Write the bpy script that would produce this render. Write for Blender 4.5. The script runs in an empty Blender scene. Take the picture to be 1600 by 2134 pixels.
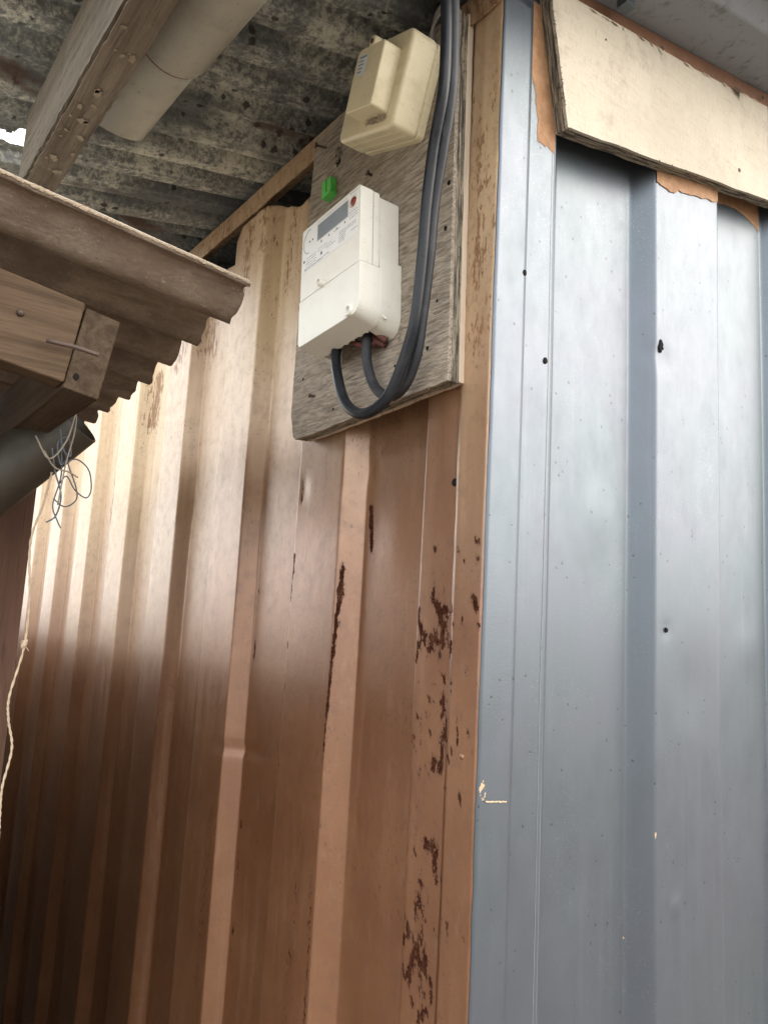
import bpy, bmesh, math, random
import numpy as np
from mathutils import Vector, Matrix

random.seed(7)
rng = np.random.default_rng(11)
S = bpy.context.scene
COL = S.collection
rad = math.radians

# ------------------------------------------------------------------ camera
cam_data = bpy.data.cameras.new('camera')
cam = bpy.data.objects.new('camera', cam_data)
COL.objects.link(cam)
R = Matrix(((0.800, -0.131, -0.586), (-0.598, -0.086, -0.797), (0.054, 0.988, -0.147))).to_4x4()
R = R.to_3x3().to_quaternion().normalized().to_matrix().to_4x4()
cam.matrix_world = Matrix.Translation((-0.452, -0.4671, 1.5)) @ R
cam_data.sensor_fit = 'HORIZONTAL'
cam_data.sensor_width = 36.0
cam_data.lens = 36.0
cam_data.clip_start = 0.02
cam_data.clip_end = 2000
S.camera = cam

# ------------------------------------------------------------------ sky, sun, exposure
SUN_EL, SUN_AZ = 32.0, 136.0          # azimuth measured from +Y clockwise (direction the light comes from)
world = bpy.data.worlds.new('World')
S.world = world
world.use_nodes = True
wn = world.node_tree.nodes
wl = world.node_tree.links
wn.clear()
sky = wn.new('ShaderNodeTexSky')
sky.sky_type = 'NISHITA'
sky.sun_disc = False
sky.sun_elevation = rad(SUN_EL)
sky.sun_rotation = rad(SUN_AZ)
sky.air_density = 1.0
sky.dust_density = 6.0
sky.ozone_density = 1.0
bg = wn.new('ShaderNodeBackground')
bg.inputs['Strength'].default_value = 0.15
wo = wn.new('ShaderNodeOutputWorld')
# an even cloud deck veils the whole sky (overcast)
cloud = wn.new('ShaderNodeMix')
cloud.data_type = 'RGBA'
cloud.inputs[0].default_value = 0.85
cloud.inputs[7].default_value = (6.65, 6.7, 6.65, 1)
wl.new(sky.outputs[0], cloud.inputs[6])
wl.new(cloud.outputs[2], bg.inputs['Color'])
wl.new(bg.outputs[0], wo.inputs['Surface'])

sd = bpy.data.lights.new('sun', 'SUN')
sd.energy = 0.5
sd.angle = rad(60)
sd.color = (1.0, 0.96, 0.9)
sun = bpy.data.objects.new('sun', sd)
COL.objects.link(sun)
az = rad(SUN_AZ)
sun_dir = Vector((math.sin(az) * math.cos(rad(SUN_EL)), math.cos(az) * math.cos(rad(SUN_EL)), math.sin(rad(SUN_EL))))
sun.rotation_euler = sun_dir.to_track_quat('Z', 'Y').to_euler()

S.view_settings.view_transform = 'Standard'
S.view_settings.look = 'None'
S.view_settings.exposure = 1.95
S.view_settings.gamma = 1.0
S.view_settings.use_curve_mapping = False
S.cycles.max_bounces = 8
S.cycles.diffuse_bounces = 5


# ------------------------------------------------------------------ node helpers
class NT:
    def __init__(self, name):
        self.m = bpy.data.materials.new(name)
        self.m.use_nodes = True
        self.t = self.m.node_tree
        self.n = self.t.nodes
        self.l = self.t.links
        self.n.clear()
        self.out = self.n.new('ShaderNodeOutputMaterial')
        self.b = self.n.new('ShaderNodeBsdfPrincipled')
        self.l.new(self.b.outputs[0], self.out.inputs[0])
        self.tc = self.n.new('ShaderNodeTexCoord')

    def set(self, sock, v):
        if hasattr(v, 'links') or hasattr(v, 'is_linked'):
            self.l.new(v, sock)
        else:
            if isinstance(v, tuple) and len(v) == 3 and sock.type == 'RGBA':
                v = (*v, 1)
            sock.default_value = v

    def vec(self, scale=(1, 1, 1), rot=(0, 0, 0)):
        mp = self.n.new('ShaderNodeMapping')
        mp.inputs['Scale'].default_value = scale
        mp.inputs['Rotation'].default_value = rot
        self.l.new(self.tc.outputs['Object'], mp.inputs['Vector'])
        return mp.outputs[0]

    def noise(self, scale, detail=4, rough=0.6, vec=None, dist=0.0):
        nn = self.n.new('ShaderNodeTexNoise')
        nn.inputs['Scale'].default_value = scale
        nn.inputs['Detail'].default_value = detail
        nn.inputs['Roughness'].default_value = rough
        nn.inputs['Distortion'].default_value = dist
        self.l.new(vec if vec else self.tc.outputs['Object'], nn.inputs['Vector'])
        return nn.outputs['Fac']

    def voro(self, scale, vec=None, feature='F1'):
        nn = self.n.new('ShaderNodeTexVoronoi')
        nn.feature = feature
        nn.inputs['Scale'].default_value = scale
        self.l.new(vec if vec else self.tc.outputs['Object'], nn.inputs['Vector'])
        return nn.outputs['Distance']

    def ramp(self, v, a, b, lo=0.0, hi=1.0):
        nn = self.n.new('ShaderNodeMapRange')
        nn.inputs['From Min'].default_value = a
        nn.inputs['From Max'].default_value = b
        nn.inputs['To Min'].default_value = lo
        nn.inputs['To Max'].default_value = hi
        nn.interpolation_type = 'SMOOTHSTEP' if (lo, hi) == (0.0, 1.0) else 'LINEAR'
        self.l.new(v, nn.inputs['Value'])
        return nn.outputs[0]

    def math(self, op, a, b=0.0):
        nn = self.n.new('ShaderNodeMath')
        nn.operation = op
        self.set(nn.inputs[0], a)
        self.set(nn.inputs[1], b)
        return nn.outputs[0]

    def mix(self, f, a, b, mode='MIX'):
        nn = self.n.new('ShaderNodeMix')
        nn.data_type = 'RGBA'
        nn.blend_type = mode
        self.set(nn.inputs[0], f)
        self.set(nn.inputs[6], a)
        self.set(nn.inputs[7], b)
        return nn.outputs[2]

    def attr(self, name):
        nn = self.n.new('ShaderNodeAttribute')
        nn.attribute_name = name
        return nn.outputs['Fac']

    def sep(self, v):
        nn = self.n.new('ShaderNodeSeparateXYZ')
        self.l.new(v, nn.inputs[0])
        return nn.outputs

    def bump(self, h, strength=0.3, dist=0.001, normal=None):
        nn = self.n.new('ShaderNodeBump')
        nn.inputs['Strength'].default_value = strength
        nn.inputs['Distance'].default_value = dist
        self.l.new(h, nn.inputs['Height'])
        if normal:
            self.l.new(normal, nn.inputs['Normal'])
        return nn.outputs[0]

    def fin(self, col, rough=0.5, normal=None, metal=0.0, spec=0.5):
        self.set(self.b.inputs['Base Color'], col)
        self.set(self.b.inputs['Roughness'], rough)
        self.set(self.b.inputs['Metallic'], metal)
        self.set(self.b.inputs['Specular IOR Level'], spec)
        if normal:
            self.l.new(normal, self.b.inputs['Normal'])
        return self.m


def mat_brown(name):
    t = NT(name)
    streak = t.noise(1, 5, 0.65, t.vec((60, 60, 3)))
    mott = t.noise(6, 4, 0.6)
    fine = t.noise(420, 3, 0.7)
    base = t.mix(t.ramp(mott, 0.35, 0.7), (0.178, 0.074, 0.032), (0.228, 0.104, 0.048))
    base = t.mix(t.math('MULTIPLY', t.ramp(streak, 0.5, 0.72), 0.28), base, (0.29, 0.16, 0.095))
    base = t.mix(t.math('MULTIPLY', t.ramp(fine, 0.56, 0.74), 0.35), base, (0.16, 0.07, 0.042))
    # patchy dust film, its cream paled further to lift the dim upper wall
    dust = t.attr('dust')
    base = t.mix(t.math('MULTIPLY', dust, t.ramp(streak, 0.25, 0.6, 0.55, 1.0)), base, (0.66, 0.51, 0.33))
    # brown rust stain
    rn = t.noise(150, 4, 0.7, t.vec((1, 1, 0.35)))
    rust = t.ramp(t.math('ADD', t.attr('rust'), t.math('MULTIPLY', t.math('SUBTRACT', rn, 0.5), 2.2)), 0.42, 0.6)
    base = t.mix(t.math('MULTIPLY', rust, 0.85), base, (0.21, 0.105, 0.048))
    cn = t.noise(210, 8, 0.78, t.vec((1, 1, 0.5)))
    chip = t.ramp(t.math('ADD', t.attr('chip'), t.math('MULTIPLY', t.math('SUBTRACT', cn, 0.5), 2.3)), 0.55, 0.60)
    halo = t.ramp(t.math('ADD', t.attr('chip'), t.math('MULTIPLY', t.math('SUBTRACT', cn, 0.5), 1.7)), 0.22, 0.55)
    base = t.mix(t.math('MULTIPLY', halo, 0.5), base, (0.135, 0.048, 0.020))
    chipc = t.mix(t.ramp(t.noise(480, 3, 0.6), 0.4, 0.65), (0.024, 0.009, 0.006), (0.060, 0.022, 0.012))
    base = t.mix(chip, base, chipc)
    # blotchy fading and pin-prick dirt in the paint film
    bl = t.noise(55, 7, 0.72)
    base = t.mix(t.math('MULTIPLY', t.ramp(bl, 0.48, 0.66), t.ramp(dust, 0.0, 1.0, 0.34, 0.14)), base, (0.115, 0.055, 0.034))
    base = t.mix(t.math('MULTIPLY', t.ramp(t.noise(90, 6, 0.7, t.vec((1, 1, 0.3))), 0.54, 0.7), t.ramp(dust, 0.0, 1.0, 0.26, 0.1)), base, (0.29, 0.175, 0.105))
    # grime specks spread over the whole sheet
    sp = t.noise(330, 2, 0.5, t.vec((1, 1, 0.55)))
    spm = t.noise(9, 3, 0.6)
    specks = t.math('MULTIPLY', t.ramp(sp, 0.64, 0.70), t.ramp(spm, 0.42, 0.6))
    base = t.mix(t.math('MULTIPLY', specks, 0.75), base, (0.075, 0.032, 0.02))
    r = t.math('ADD', t.math('ADD', t.ramp(streak, 0.3, 0.8, 0.30, 0.44), t.ramp(bl, 0.3, 0.7, -0.06, 0.14)), t.math('MULTIPLY', t.math('MAXIMUM', chip, rust), 0.3))
    r = t.math('ADD', r, t.math('MULTIPLY', dust, 0.12))
    h = t.math('ADD', t.math('MULTIPLY', fine, 0.5), t.math('MULTIPLY', chip, -0.8))
    n1 = t.bump(h, 0.4, 0.0008)
    n1 = t.bump(t.noise(190, 3, 0.6), 0.16, 0.0012, n1)
    n2 = t.bump(t.noise(14, 4, 0.55, t.vec((1, 1, 0.4))), 0.28, 0.006, n1)
    t.b.inputs['Specular Tint'].default_value = (1.0, 0.88, 0.72, 1)
    t.set(t.b.inputs['Coat Weight'], t.math('MULTIPLY', t.math('SUBTRACT', 1.0, chip), t.ramp(dust, 0.0, 0.8, 0.72, 0.12)))
    t.b.inputs['Coat Roughness'].default_value = 0.30
    t.b.inputs['Coat IOR'].default_value = 1.7
    return t.fin(base, r, n2, metal=t.math('MULTIPLY', t.math('SUBTRACT', 1.0, chip), t.ramp(dust, 0.0, 0.8, 0.45, 0.0)), spec=t.math('MULTIPLY', t.math('SUBTRACT', 1.0, chip), 0.6))


def mat_blue(name):
    t = NT(name)
    mott = t.noise(4, 3, 0.5, t.vec((1, 1, 0.5)))
    fine = t.noise(520, 3, 0.7)
    base = t.mix(t.ramp(mott, 0.3, 0.7), (0.091, 0.112, 0.127), (0.100, 0.115, 0.136))
    sp = t.noise(900, 2, 0.5)
    spm = t.noise(11, 5, 0.7, t.vec((1, 1, 0.4)))
    pale = t.math('MULTIPLY', t.ramp(sp, 0.64, 0.72), t.ramp(spm, 0.40, 0.70))
    base = t.mix(t.math('MULTIPLY', pale, 0.5), base, (0.40, 0.43, 0.44))
    base = t.mix(t.math('MULTIPLY', t.ramp(t.noise(7, 3, 0.5), 0.45, 0.65), 0.5), base, (0.104, 0.112, 0.138))
    dk = t.voro(70)
    dkm = t.ramp(t.noise(23, 2, 0.5), 0.47, 0.53)
    dark = t.math('MULTIPLY', t.ramp(dk, 0.11, 0.08), dkm)
    base = t.mix(t.math('MULTIPLY', dark, 0.85), base, (0.05, 0.055, 0.06))
    rain = t.noise(1, 5, 0.7, t.vec((130, 130, 2.2)))
    base = t.mix(t.math('MULTIPLY', t.ramp(rain, 0.54, 0.74), 0.10), base, (0.21, 0.225, 0.235))
    base = t.mix(t.math('MULTIPLY', t.ramp(rain, 0.44, 0.28), 0.10), base, (0.062, 0.070, 0.078))
    smudge = t.noise(30, 6, 0.75, t.vec((1, 1, 0.6)))
    base = t.mix(t.math('MULTIPLY', t.ramp(smudge, 0.56, 0.74), 0.15), base, (0.085, 0.088, 0.088))
    edge = t.attr('wear')
    wn_ = t.noise(210, 3, 0.6)
    wear = t.ramp(t.math('ADD', edge, t.math('MULTIPLY', t.math('SUBTRACT', wn_, 0.5), 1.6)), 0.62, 0.7)
    base = t.mix(wear, base, (0.52, 0.40, 0.27))
    n1 = t.bump(t.math('SUBTRACT', fine, t.math('MULTIPLY', dark, 1.5)), 0.16, 0.0006)
    n2 = t.bump(t.noise(9, 3, 0.5, t.vec((1, 1, 0.35))), 0.16, 0.006, n1)
    return t.fin(base, t.math('ADD', t.ramp(smudge, 0.3, 0.8, 0.33, 0.47), t.ramp(rain, 0.4, 0.8, 0.0, 0.03)), n2, metal=0.65, spec=0.6)


def mat_wood(name, c1, c2, c3, axis='z', scale=1.0, rough=0.85, tilt=0.0, bump=0.5):
    t = NT(name)
    k = {'x': (4, 90, 90), 'y': (90, 4, 90), 'z': (90, 90, 4)}[axis]
    rot = {'x': (0, tilt, 0), 'y': (tilt, 0, 0), 'z': (tilt, 0, 0)}[axis]
    k = tuple(v * scale for v in k)
    grain = t.noise(1, 6, 0.7, t.vec(k, rot), 0.4)
    g2 = t.noise(1, 4, 0.7, t.vec(tuple(v * 4 for v in k), rot))
    mott = t.noise(12, 5, 0.6)
    base = t.mix(t.ramp(grain, 0.3, 0.68), c1, c2)
    base = t.mix(t.math('MULTIPLY', t.ramp(mott, 0.48, 0.72), 0.6), base, c3)
    base = t.mix(t.math('MULTIPLY', t.ramp(g2, 0.55, 0.75), 0.55), base, tuple(v * 0.35 for v in c1))
    n1 = t.bump(t.math('ADD', grain, t.math('MULTIPLY', g2, 0.7)), bump, 0.002)
    return t.fin(base, rough, n1, spec=0.12)


def mat_plastic(name, c, dirt=(0.30, 0.24, 0.16), amt=0.3, rough=0.4, spec=0.45):
    t = NT(name)
    m = t.noise(35, 5, 0.65)
    m2 = t.noise(500, 2, 0.5)
    base = t.mix(t.math('MULTIPLY', t.ramp(m, 0.45, 0.8), amt), c, dirt)
    base = t.mix(t.math('MULTIPLY', t.ramp(m2, 0.68, 0.74), min(1.0, amt * 2)), base, tuple(v * 0.5 for v in dirt))
    s = t.noise(1, 3, 0.5, t.vec((140, 140, 40)))
    base = t.mix(t.math('MULTIPLY', t.ramp(s, 0.62, 0.8), amt * 0.7), base, dirt)
    n1 = t.bump(t.noise(260, 2, 0.5), 0.06, 0.0004)
    return t.fin(base, t.ramp(m, 0.3, 0.8, rough, rough + 0.2), n1, spec=spec)


def mat_flat(name, c, rough=0.6, metal=0.0, spec=0.4, var=0.3):
    t = NT(name)
    m = t.noise(90, 4, 0.6)
    base = t.mix(t.math('MULTIPLY', t.ramp(m, 0.4, 0.75), var), c, tuple(v * 0.5 for v in c))
    return t.fin(base, rough, t.bump(m, 0.1, 0.0006), metal=metal, spec=spec)


def mat_roof(name):
    t = NT(name)
    big = t.noise(5.5, 4, 0.6, t.vec((0.7, 1, 1)))
    mid = t.noise(26, 5, 0.65)
    sp = t.noise(135, 7, 0.78)
    fine = t.noise(330, 4, 0.7)
    base = t.mix(t.ramp(sp, 0.40, 0.60), (0.140, 0.149, 0.150), (0.275, 0.283, 0.270))
    bloom = t.math('ADD', t.math('ADD', t.math('MULTIPLY', big, 1.0), t.math('MULTIPLY', mid, 0.7)), t.math('MULTIPLY', sp, 1.1))
    base = t.mix(t.ramp(bloom, 1.36, 1.64), base, (0.55, 0.555, 0.485))
    base = t.mix(t.math('MULTIPLY', t.ramp(fine, 0.52, 0.64), 0.5), base, (0.13, 0.135, 0.12))
    soot = t.noise(8, 5, 0.65, t.vec((0.5, 1, 1)))
    base = t.mix(t.math('MULTIPLY', t.ramp(soot, 0.44, 0.64), 0.82), base, (0.080, 0.090, 0.096))
    spots = t.voro(52)
    sm = t.math('MULTIPLY', t.ramp(t.math('ADD', spots, t.math('MULTIPLY', sp, 0.5)), 0.52, 0.46), t.ramp(t.noise(15, 3, 0.5), 0.50, 0.56))
    base = t.mix(t.math('MULTIPLY', sm, 0.9), base, (0.035, 0.032, 0.032))
    rn = t.math('ADD', t.noise(9, 4, 0.6, t.vec((0.4, 1, 1))), t.math('MULTIPLY', t.math('SUBTRACT', sp, 0.5), 0.25))
    base = t.mix(t.math('MULTIPLY', t.ramp(rn, 0.62, 0.67), 0.8), base, (0.085, 0.045, 0.034))
    clean = t.attr('clean')
    pv = t.mix(t.ramp(t.noise(60, 6, 0.7), 0.52, 0.70), (0.22, 0.235, 0.26), (0.13, 0.14, 0.15))
    base = t.mix(clean, base, pv)
    return t.fin(base, 0.75, t.bump(t.math('ADD', sp, t.math('MULTIPLY', fine, 0.5)), 0.4, 0.0015), spec=0.25)


def mat_asbestos(name):
    t = NT(name)
    v = t.vec((0.6, 1, 1))
    m = t.noise(30, 6, 0.7, v)
    f = t.noise(240, 4, 0.7)
    b = t.noise(8, 4, 0.6, v)
    base = t.mix(t.ramp(m, 0.35, 0.65), (0.17, 0.13, 0.10), (0.27, 0.22, 0.17))
    base = t.mix(t.math('MULTIPLY', t.ramp(b, 0.5, 0.7), 0.5), base, (0.20, 0.145, 0.105))
    base = t.mix(t.math('MULTIPLY', t.ramp(f, 0.6, 0.72), 0.5), base, (0.50, 0.43, 0.33))
    base = t.mix(t.math('MULTIPLY', t.ramp(f, 0.4, 0.3), 0.6), base, (0.10, 0.07, 0.05))
    st = t.noise(1, 5, 0.7, t.vec((9, 70, 70)))
    base = t.mix(t.math('MULTIPLY', t.ramp(st, 0.5, 0.66), 0.6), base, (0.13, 0.095, 0.07))
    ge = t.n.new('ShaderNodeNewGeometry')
    base = t.mix(t.ramp(t.sep(ge.outputs['Normal'])[2], 0.2, 0.6), base, (0.62, 0.56, 0.47))   # unseen upper side, made pale to bounce light onto the kiosk
    return t.fin(base, 0.9, t.bump(t.math('ADD', m, f), 0.7, 0.002), spec=0.2)


def mat_ply_face(name):
    t = NT(name)
    fib = t.noise(1, 5, 0.7, t.vec((45, 45, 260)))
    fib2 = t.noise(1, 4, 0.7, t.vec((420, 420, 60)))
    mott = t.noise(7, 5, 0.65)
    base = t.mix(t.ramp(mott, 0.35, 0.7), (0.46, 0.415, 0.335), (0.37, 0.33, 0.26))
    base = t.mix(t.math('MULTIPLY', t.ramp(fib, 0.50, 0.75), 0.32), base, (0.27, 0.21, 0.14))
    base = t.mix(t.math('MULTIPLY', t.ramp(fib2, 0.54, 0.72), 0.5), base, (0.29, 0.225, 0.15))
    base = t.mix(t.math('MULTIPLY', t.ramp(t.noise(16, 7, 0.75), 0.52, 0.70), 0.6), base, (0.29, 0.245, 0.20))
    return t.fin(base, 0.75, t.bump(t.math('ADD', fib, fib2), 0.6, 0.0015), spec=0.3)


def mat_board(name):
    # rough weathered veneer: short raised fibres along y
    t = NT(name)
    v = t.vec((380, 46, 430), (rad(8), 0, 0))
    g = t.noise(1, 5, 0.65, v, 0.6)
    g2 = t.noise(1, 4, 0.7, t.vec((700, 90, 800), (rad(-5), 0, 0)), 0.4)
    mott = t.noise(9, 5, 0.65)
    base = t.mix(t.ramp(g, 0.34, 0.62), (0.185, 0.155, 0.122), (0.42, 0.365, 0.295))
    base = t.mix(t.math('MULTIPLY', t.ramp(g2, 0.5, 0.68), 0.5), base, (0.16, 0.135, 0.105))
    base = t.mix(t.math('MULTIPLY', t.ramp(mott, 0.5, 0.72), 0.5), base, (0.27, 0.225, 0.18))
    base = t.mix(t.math('MULTIPLY', t.ramp(t.noise(60, 5, 0.7), 0.62, 0.72), 0.6), base, (0.11, 0.09, 0.07))
    return t.fin(base, 0.9, t.bump(t.math('ADD', g, t.math('MULTIPLY', g2, 0.6)), 0.9, 0.0018), spec=0.2)


def mat_plies(name, along):
    # edge grain of plywood: thin layers stacked along the board's thickness
    t = NT(name)
    k = {'y': (30, 700, 30), 'x': (700, 30, 30)}[along]
    lay = t.noise(1, 4, 0.6, t.vec(k))
    rough_ = t.noise(190, 5, 0.7)
    base = t.mix(t.ramp(lay, 0.42, 0.6), (0.085, 0.075, 0.062), (0.34, 0.295, 0.225))
    base = t.mix(t.ramp(rough_, 0.55, 0.7), base, (0.06, 0.06, 0.052))
    return t.fin(base, 0.95, t.bump(t.math('ADD', lay, rough_), 0.7, 0.002), spec=0.15)


M = {}
M['brown'] = mat_brown('brown_paint')
t_ = NT('bare_brown_paint')
M['bare'] = t_.fin(t_.mix(t_.ramp(t_.noise(70, 6, 0.7), 0.35, 0.65), (0.24, 0.125, 0.062), (0.33, 0.19, 0.10)), 0.7, t_.bump(t_.noise(300, 4, 0.7), 0.4, 0.0008), spec=0.25)
M['blue'] = mat_blue('blue_grey_paint')
M['roof'] = mat_roof('mouldy_roof_sheet')
M['asb'] = mat_asbestos('old_fibre_cement')
M['ply'] = mat_ply_face('plywood_face')
M['plyedge'] = mat_plies('plywood_edge', 'y')
M['board'] = mat_board('weathered_board')
M['boardedge'] = mat_plies('board_edge', 'x')
M['batten'] = mat_wood('pale_batten', (0.50, 0.41, 0.31), (0.60, 0.50, 0.39), (0.52, 0.40, 0.31), 'z', 0.6, bump=0.25)
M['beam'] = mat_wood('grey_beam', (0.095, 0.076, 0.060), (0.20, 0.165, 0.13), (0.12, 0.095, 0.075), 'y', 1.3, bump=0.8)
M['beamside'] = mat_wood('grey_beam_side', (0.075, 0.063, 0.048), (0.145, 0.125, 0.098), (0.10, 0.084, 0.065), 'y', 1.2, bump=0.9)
M['oldwood'] = mat_wood('brown_rafter', (0.052, 0.034, 0.022), (0.105, 0.072, 0.047), (0.060, 0.036, 0.023), 'x', 0.8, bump=0.6)
M['platewood'] = mat_wood('plate_wood', (0.040, 0.027, 0.018), (0.082, 0.058, 0.039), (0.046, 0.032, 0.022), 'y', 0.8, bump=0.7)
M['darkwood'] = mat_wood('dark_wood', (0.030, 0.026, 0.022), (0.06, 0.05, 0.042), (0.09, 0.065, 0.045), 'x', 0.6)
M['pvc'] = mat_plastic('aged_grey_pvc', (0.36, 0.345, 0.29), (0.20, 0.18, 0.145), 0.5, 0.4)
M['pvcdark'] = mat_plastic('aged_gutter_pvc', (0.040, 0.035, 0.026), (0.018, 0.015, 0.012), 0.6, 0.38)
M['seal'] = mat_flat('brown_sealant', (0.15, 0.075, 0.055), 0.7)
M['meter'] = mat_plastic('white_meter_plastic', (0.74, 0.73, 0.66), (0.46, 0.42, 0.33), 0.22, 0.33)
M['groove'] = mat_flat('dark_seam', (0.10, 0.09, 0.075), 0.9)  # dark tone of the seams, boss holes and port marks
M['beige'] = mat_plastic('beige_bakelite', (0.70, 0.63, 0.43), (0.36, 0.28, 0.17), 0.35, 0.38)
M['lcd'] = mat_flat('lcd_glass', (0.24, 0.27, 0.30), 0.12, spec=0.6, var=0.15)
M['red'] = mat_flat('red_button_plastic', (0.22, 0.045, 0.03), 0.35)
M['print'] = mat_flat('grey_print', (0.20, 0.21, 0.23), 0.7)
M['label'] = mat_flat('white_label', (0.78, 0.79, 0.78), 0.35, var=0.08)
M['sticker'] = mat_flat('pale_sticker', (0.66, 0.70, 0.73), 0.4, var=0.1)
M['blueprint'] = mat_flat('slate_blue_print', (0.22, 0.28, 0.36), 0.6)
M['hole'] = mat_flat('black_hole', (0.012, 0.011, 0.010), 0.95, spec=0.1)
M['cable'] = mat_plastic('grey_cable_sheath', (0.013, 0.015, 0.019), (0.13, 0.13, 0.125), 0.14, 0.24, 0.25)
M['cable2'] = mat_plastic('dusty_cable_sheath', (0.022, 0.024, 0.029), (0.14, 0.135, 0.13), 0.3, 0.40, 0.3)
M['thin'] = mat_plastic('thin_cable_sheath', (0.20, 0.19, 0.175), (0.30, 0.27, 0.22), 0.4, 0.5)
M['copper'] = mat_flat('rusty_copper', (0.12, 0.045, 0.035), 0.7)
M['green'] = mat_plastic('green_plastic', (0.12, 0.56, 0.11), (0.07, 0.36, 0.07), 0.3, 0.35)
M['steel'] = mat_flat('rusty_steel', (0.095, 0.068, 0.055), 0.6, 0.4)
M['screw'] = mat_flat('dull_screw', (0.20, 0.17, 0.14), 0.5, 0.6)
M['dark'] = mat_flat('dark_matte', (0.024, 0.018, 0.015), 1.0, spec=0.02)
M['post'] = mat_wood('brown_post', (0.075, 0.042, 0.030), (0.12, 0.068, 0.048), (0.09, 0.05, 0.036), 'z', 0.7, bump=0.3)
M['rope'] = mat_flat('fibre_rope', (0.42, 0.33, 0.24), 0.9, spec=0.1)
M['string'] = mat_flat('blue_grey_string', (0.10, 0.12, 0.14), 0.8, spec=0.2)
M['string2'] = mat_flat('dusty_string', (0.26, 0.23, 0.19), 0.9, spec=0.1)
M['dust'] = mat_flat('cobweb_dust', (0.46, 0.39, 0.31), 1.0, spec=0.0)
t_ = NT('packed_earth')
M['ground'] = t_.fin(t_.mix(t_.ramp(t_.noise(3, 6, 0.6), 0.3, 0.7), (0.13, 0.105, 0.085), (0.20, 0.165, 0.13)), 0.95,
                     t_.bump(t_.noise(30, 6, 0.7), 0.5, 0.01), spec=0.2)


# ------------------------------------------------------------------ object helpers
def tag(o, label=None, cat=None, group=None, kind=None):
    if label: o['label'] = label
    if cat: o['category'] = cat
    if group: o['group'] = group
    if kind: o['kind'] = kind
    return o


def empty(name, loc=(0, 0, 0), mat=None, label=None, cat=None, group=None):
    o = bpy.data.objects.new(name, None)
    o.empty_display_size = 0.05
    COL.objects.link(o)
    if mat is not None:
        o.matrix_world = mat
    else:
        o.location = loc
    return tag(o, label, cat, group)


class MB:
    def __init__(self):
        self.v = []
        self.f = []
        self.s = []

    def add(self, vs, fs, smooth=False):
        o = len(self.v)
        self.v += [tuple(map(float, p)) for p in vs]
        self.f += [tuple(i + o for i in q) for q in fs]
        self.s += [smooth] * len(fs)
        return self

    def box(self, lo, hi, mat=None):
        (a, b, c), (d, e, g) = lo, hi
        vs = [(a, b, c), (d, b, c), (d, e, c), (a, e, c), (a, b, g), (d, b, g), (d, e, g), (a, e, g)]
        if mat is not None:
            vs = [tuple(mat @ Vector(p)) for p in vs]
        return self.add(vs, [(0, 3, 2, 1), (4, 5, 6, 7), (0, 1, 5, 4), (1, 2, 6, 5), (2, 3, 7, 6), (3, 0, 4, 7)])

    def prism(self, poly, z0, z1, fn=lambda p: p):
        n = len(poly)
        vs = [fn((p[0], p[1], z0)) for p in poly] + [fn((p[0], p[1], z1)) for p in poly]
        fs = [tuple(range(n - 1, -1, -1)), tuple(range(n, 2 * n))]
        fs += [(i, (i + 1) % n, n + (i + 1) % n, n + i) for i in range(n)]
        return self.add(vs, fs)

    def lathe(self, prof, mat=None, n=20, cap=True):
        # prof: list of (r, h) along local z
        vs, fs = [], []
        for r, h in prof:
            for k in range(n):
                a = 2 * math.pi * k / n
                vs.append((r * math.cos(a), r * math.sin(a), h))
        for i in range(len(prof) - 1):
            for k in range(n):
                k2 = (k + 1) % n
                fs.append((i * n + k, i * n + k2, (i + 1) * n + k2, (i + 1) * n + k))
        if cap:
            fs.append(tuple(range(n - 1, -1, -1)))
            fs.append(tuple((len(prof) - 1) * n + k for k in range(n)))
        if mat is not None:
            vs = [tuple(mat @ Vector(p)) for p in vs]
        return self.add(vs, fs, True)

    def tube(self, pts, r, n=10, sub=6, wob=0.0, squash=None):
        P = spline(pts, sub)
        rr = r if hasattr(r, '__len__') else [r] * len(P)
        if len(rr) != len(P):
            rr = list(np.interp(np.linspace(0, 1, len(P)), np.linspace(0, 1, len(rr)), rr))
        vs, fs = [], []
        up = None
        for i, p in enumerate(P):
            d = (P[min(i + 1, len(P) - 1)] - P[max(i - 1, 0)]).normalized()
            if up is None:
                up = d.orthogonal().normalized()
            up = (up - d * up.dot(d)).normalized()
            sd_ = d.cross(up)
            for k in range(n):
                a = 2 * math.pi * k / n
                q = rr[i] * (1 + wob * random.uniform(-1, 1))
                vs.append(tuple(p + up * (math.cos(a) * q) + sd_ * (math.sin(a) * q)))
        for i in range(len(P) - 1):
            for k in range(n):
                k2 = (k + 1) % n
                fs.append((i * n + k, i * n + k2, (i + 1) * n + k2, (i + 1) * n + k))
        fs.append(tuple(range(n - 1, -1, -1)))
        fs.append(tuple((len(P) - 1) * n + k for k in range(n)))
        return self.add(vs, fs, True)

    def build(self, name, mat, parent=None, bevel=0.0, seg=3, smooth=None):
        me = bpy.data.meshes.new(name)
        me.from_pydata(self.v, [], self.f)
        sm = self.s if smooth is None else [smooth] * len(self.f)
        me.polygons.foreach_set('use_smooth', sm)
        me.materials.append(mat)
        bm = bmesh.new()
        bm.from_mesh(me)
        bmesh.ops.recalc_face_normals(bm, faces=bm.faces)
        bm.to_mesh(me)
        bm.free()
        o = bpy.data.objects.new(name, me)
        COL.objects.link(o)
        if parent is not None:
            o.parent = parent
        if bevel:
            m = o.modifiers.new('bevel', 'BEVEL')
            m.width = bevel
            m.segments = seg
            m.limit_method = 'ANGLE'
            m.angle_limit = rad(35)
            m.harden_normals = True
            me.polygons.foreach_set('use_smooth', [True] * len(me.polygons))
        return o


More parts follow.
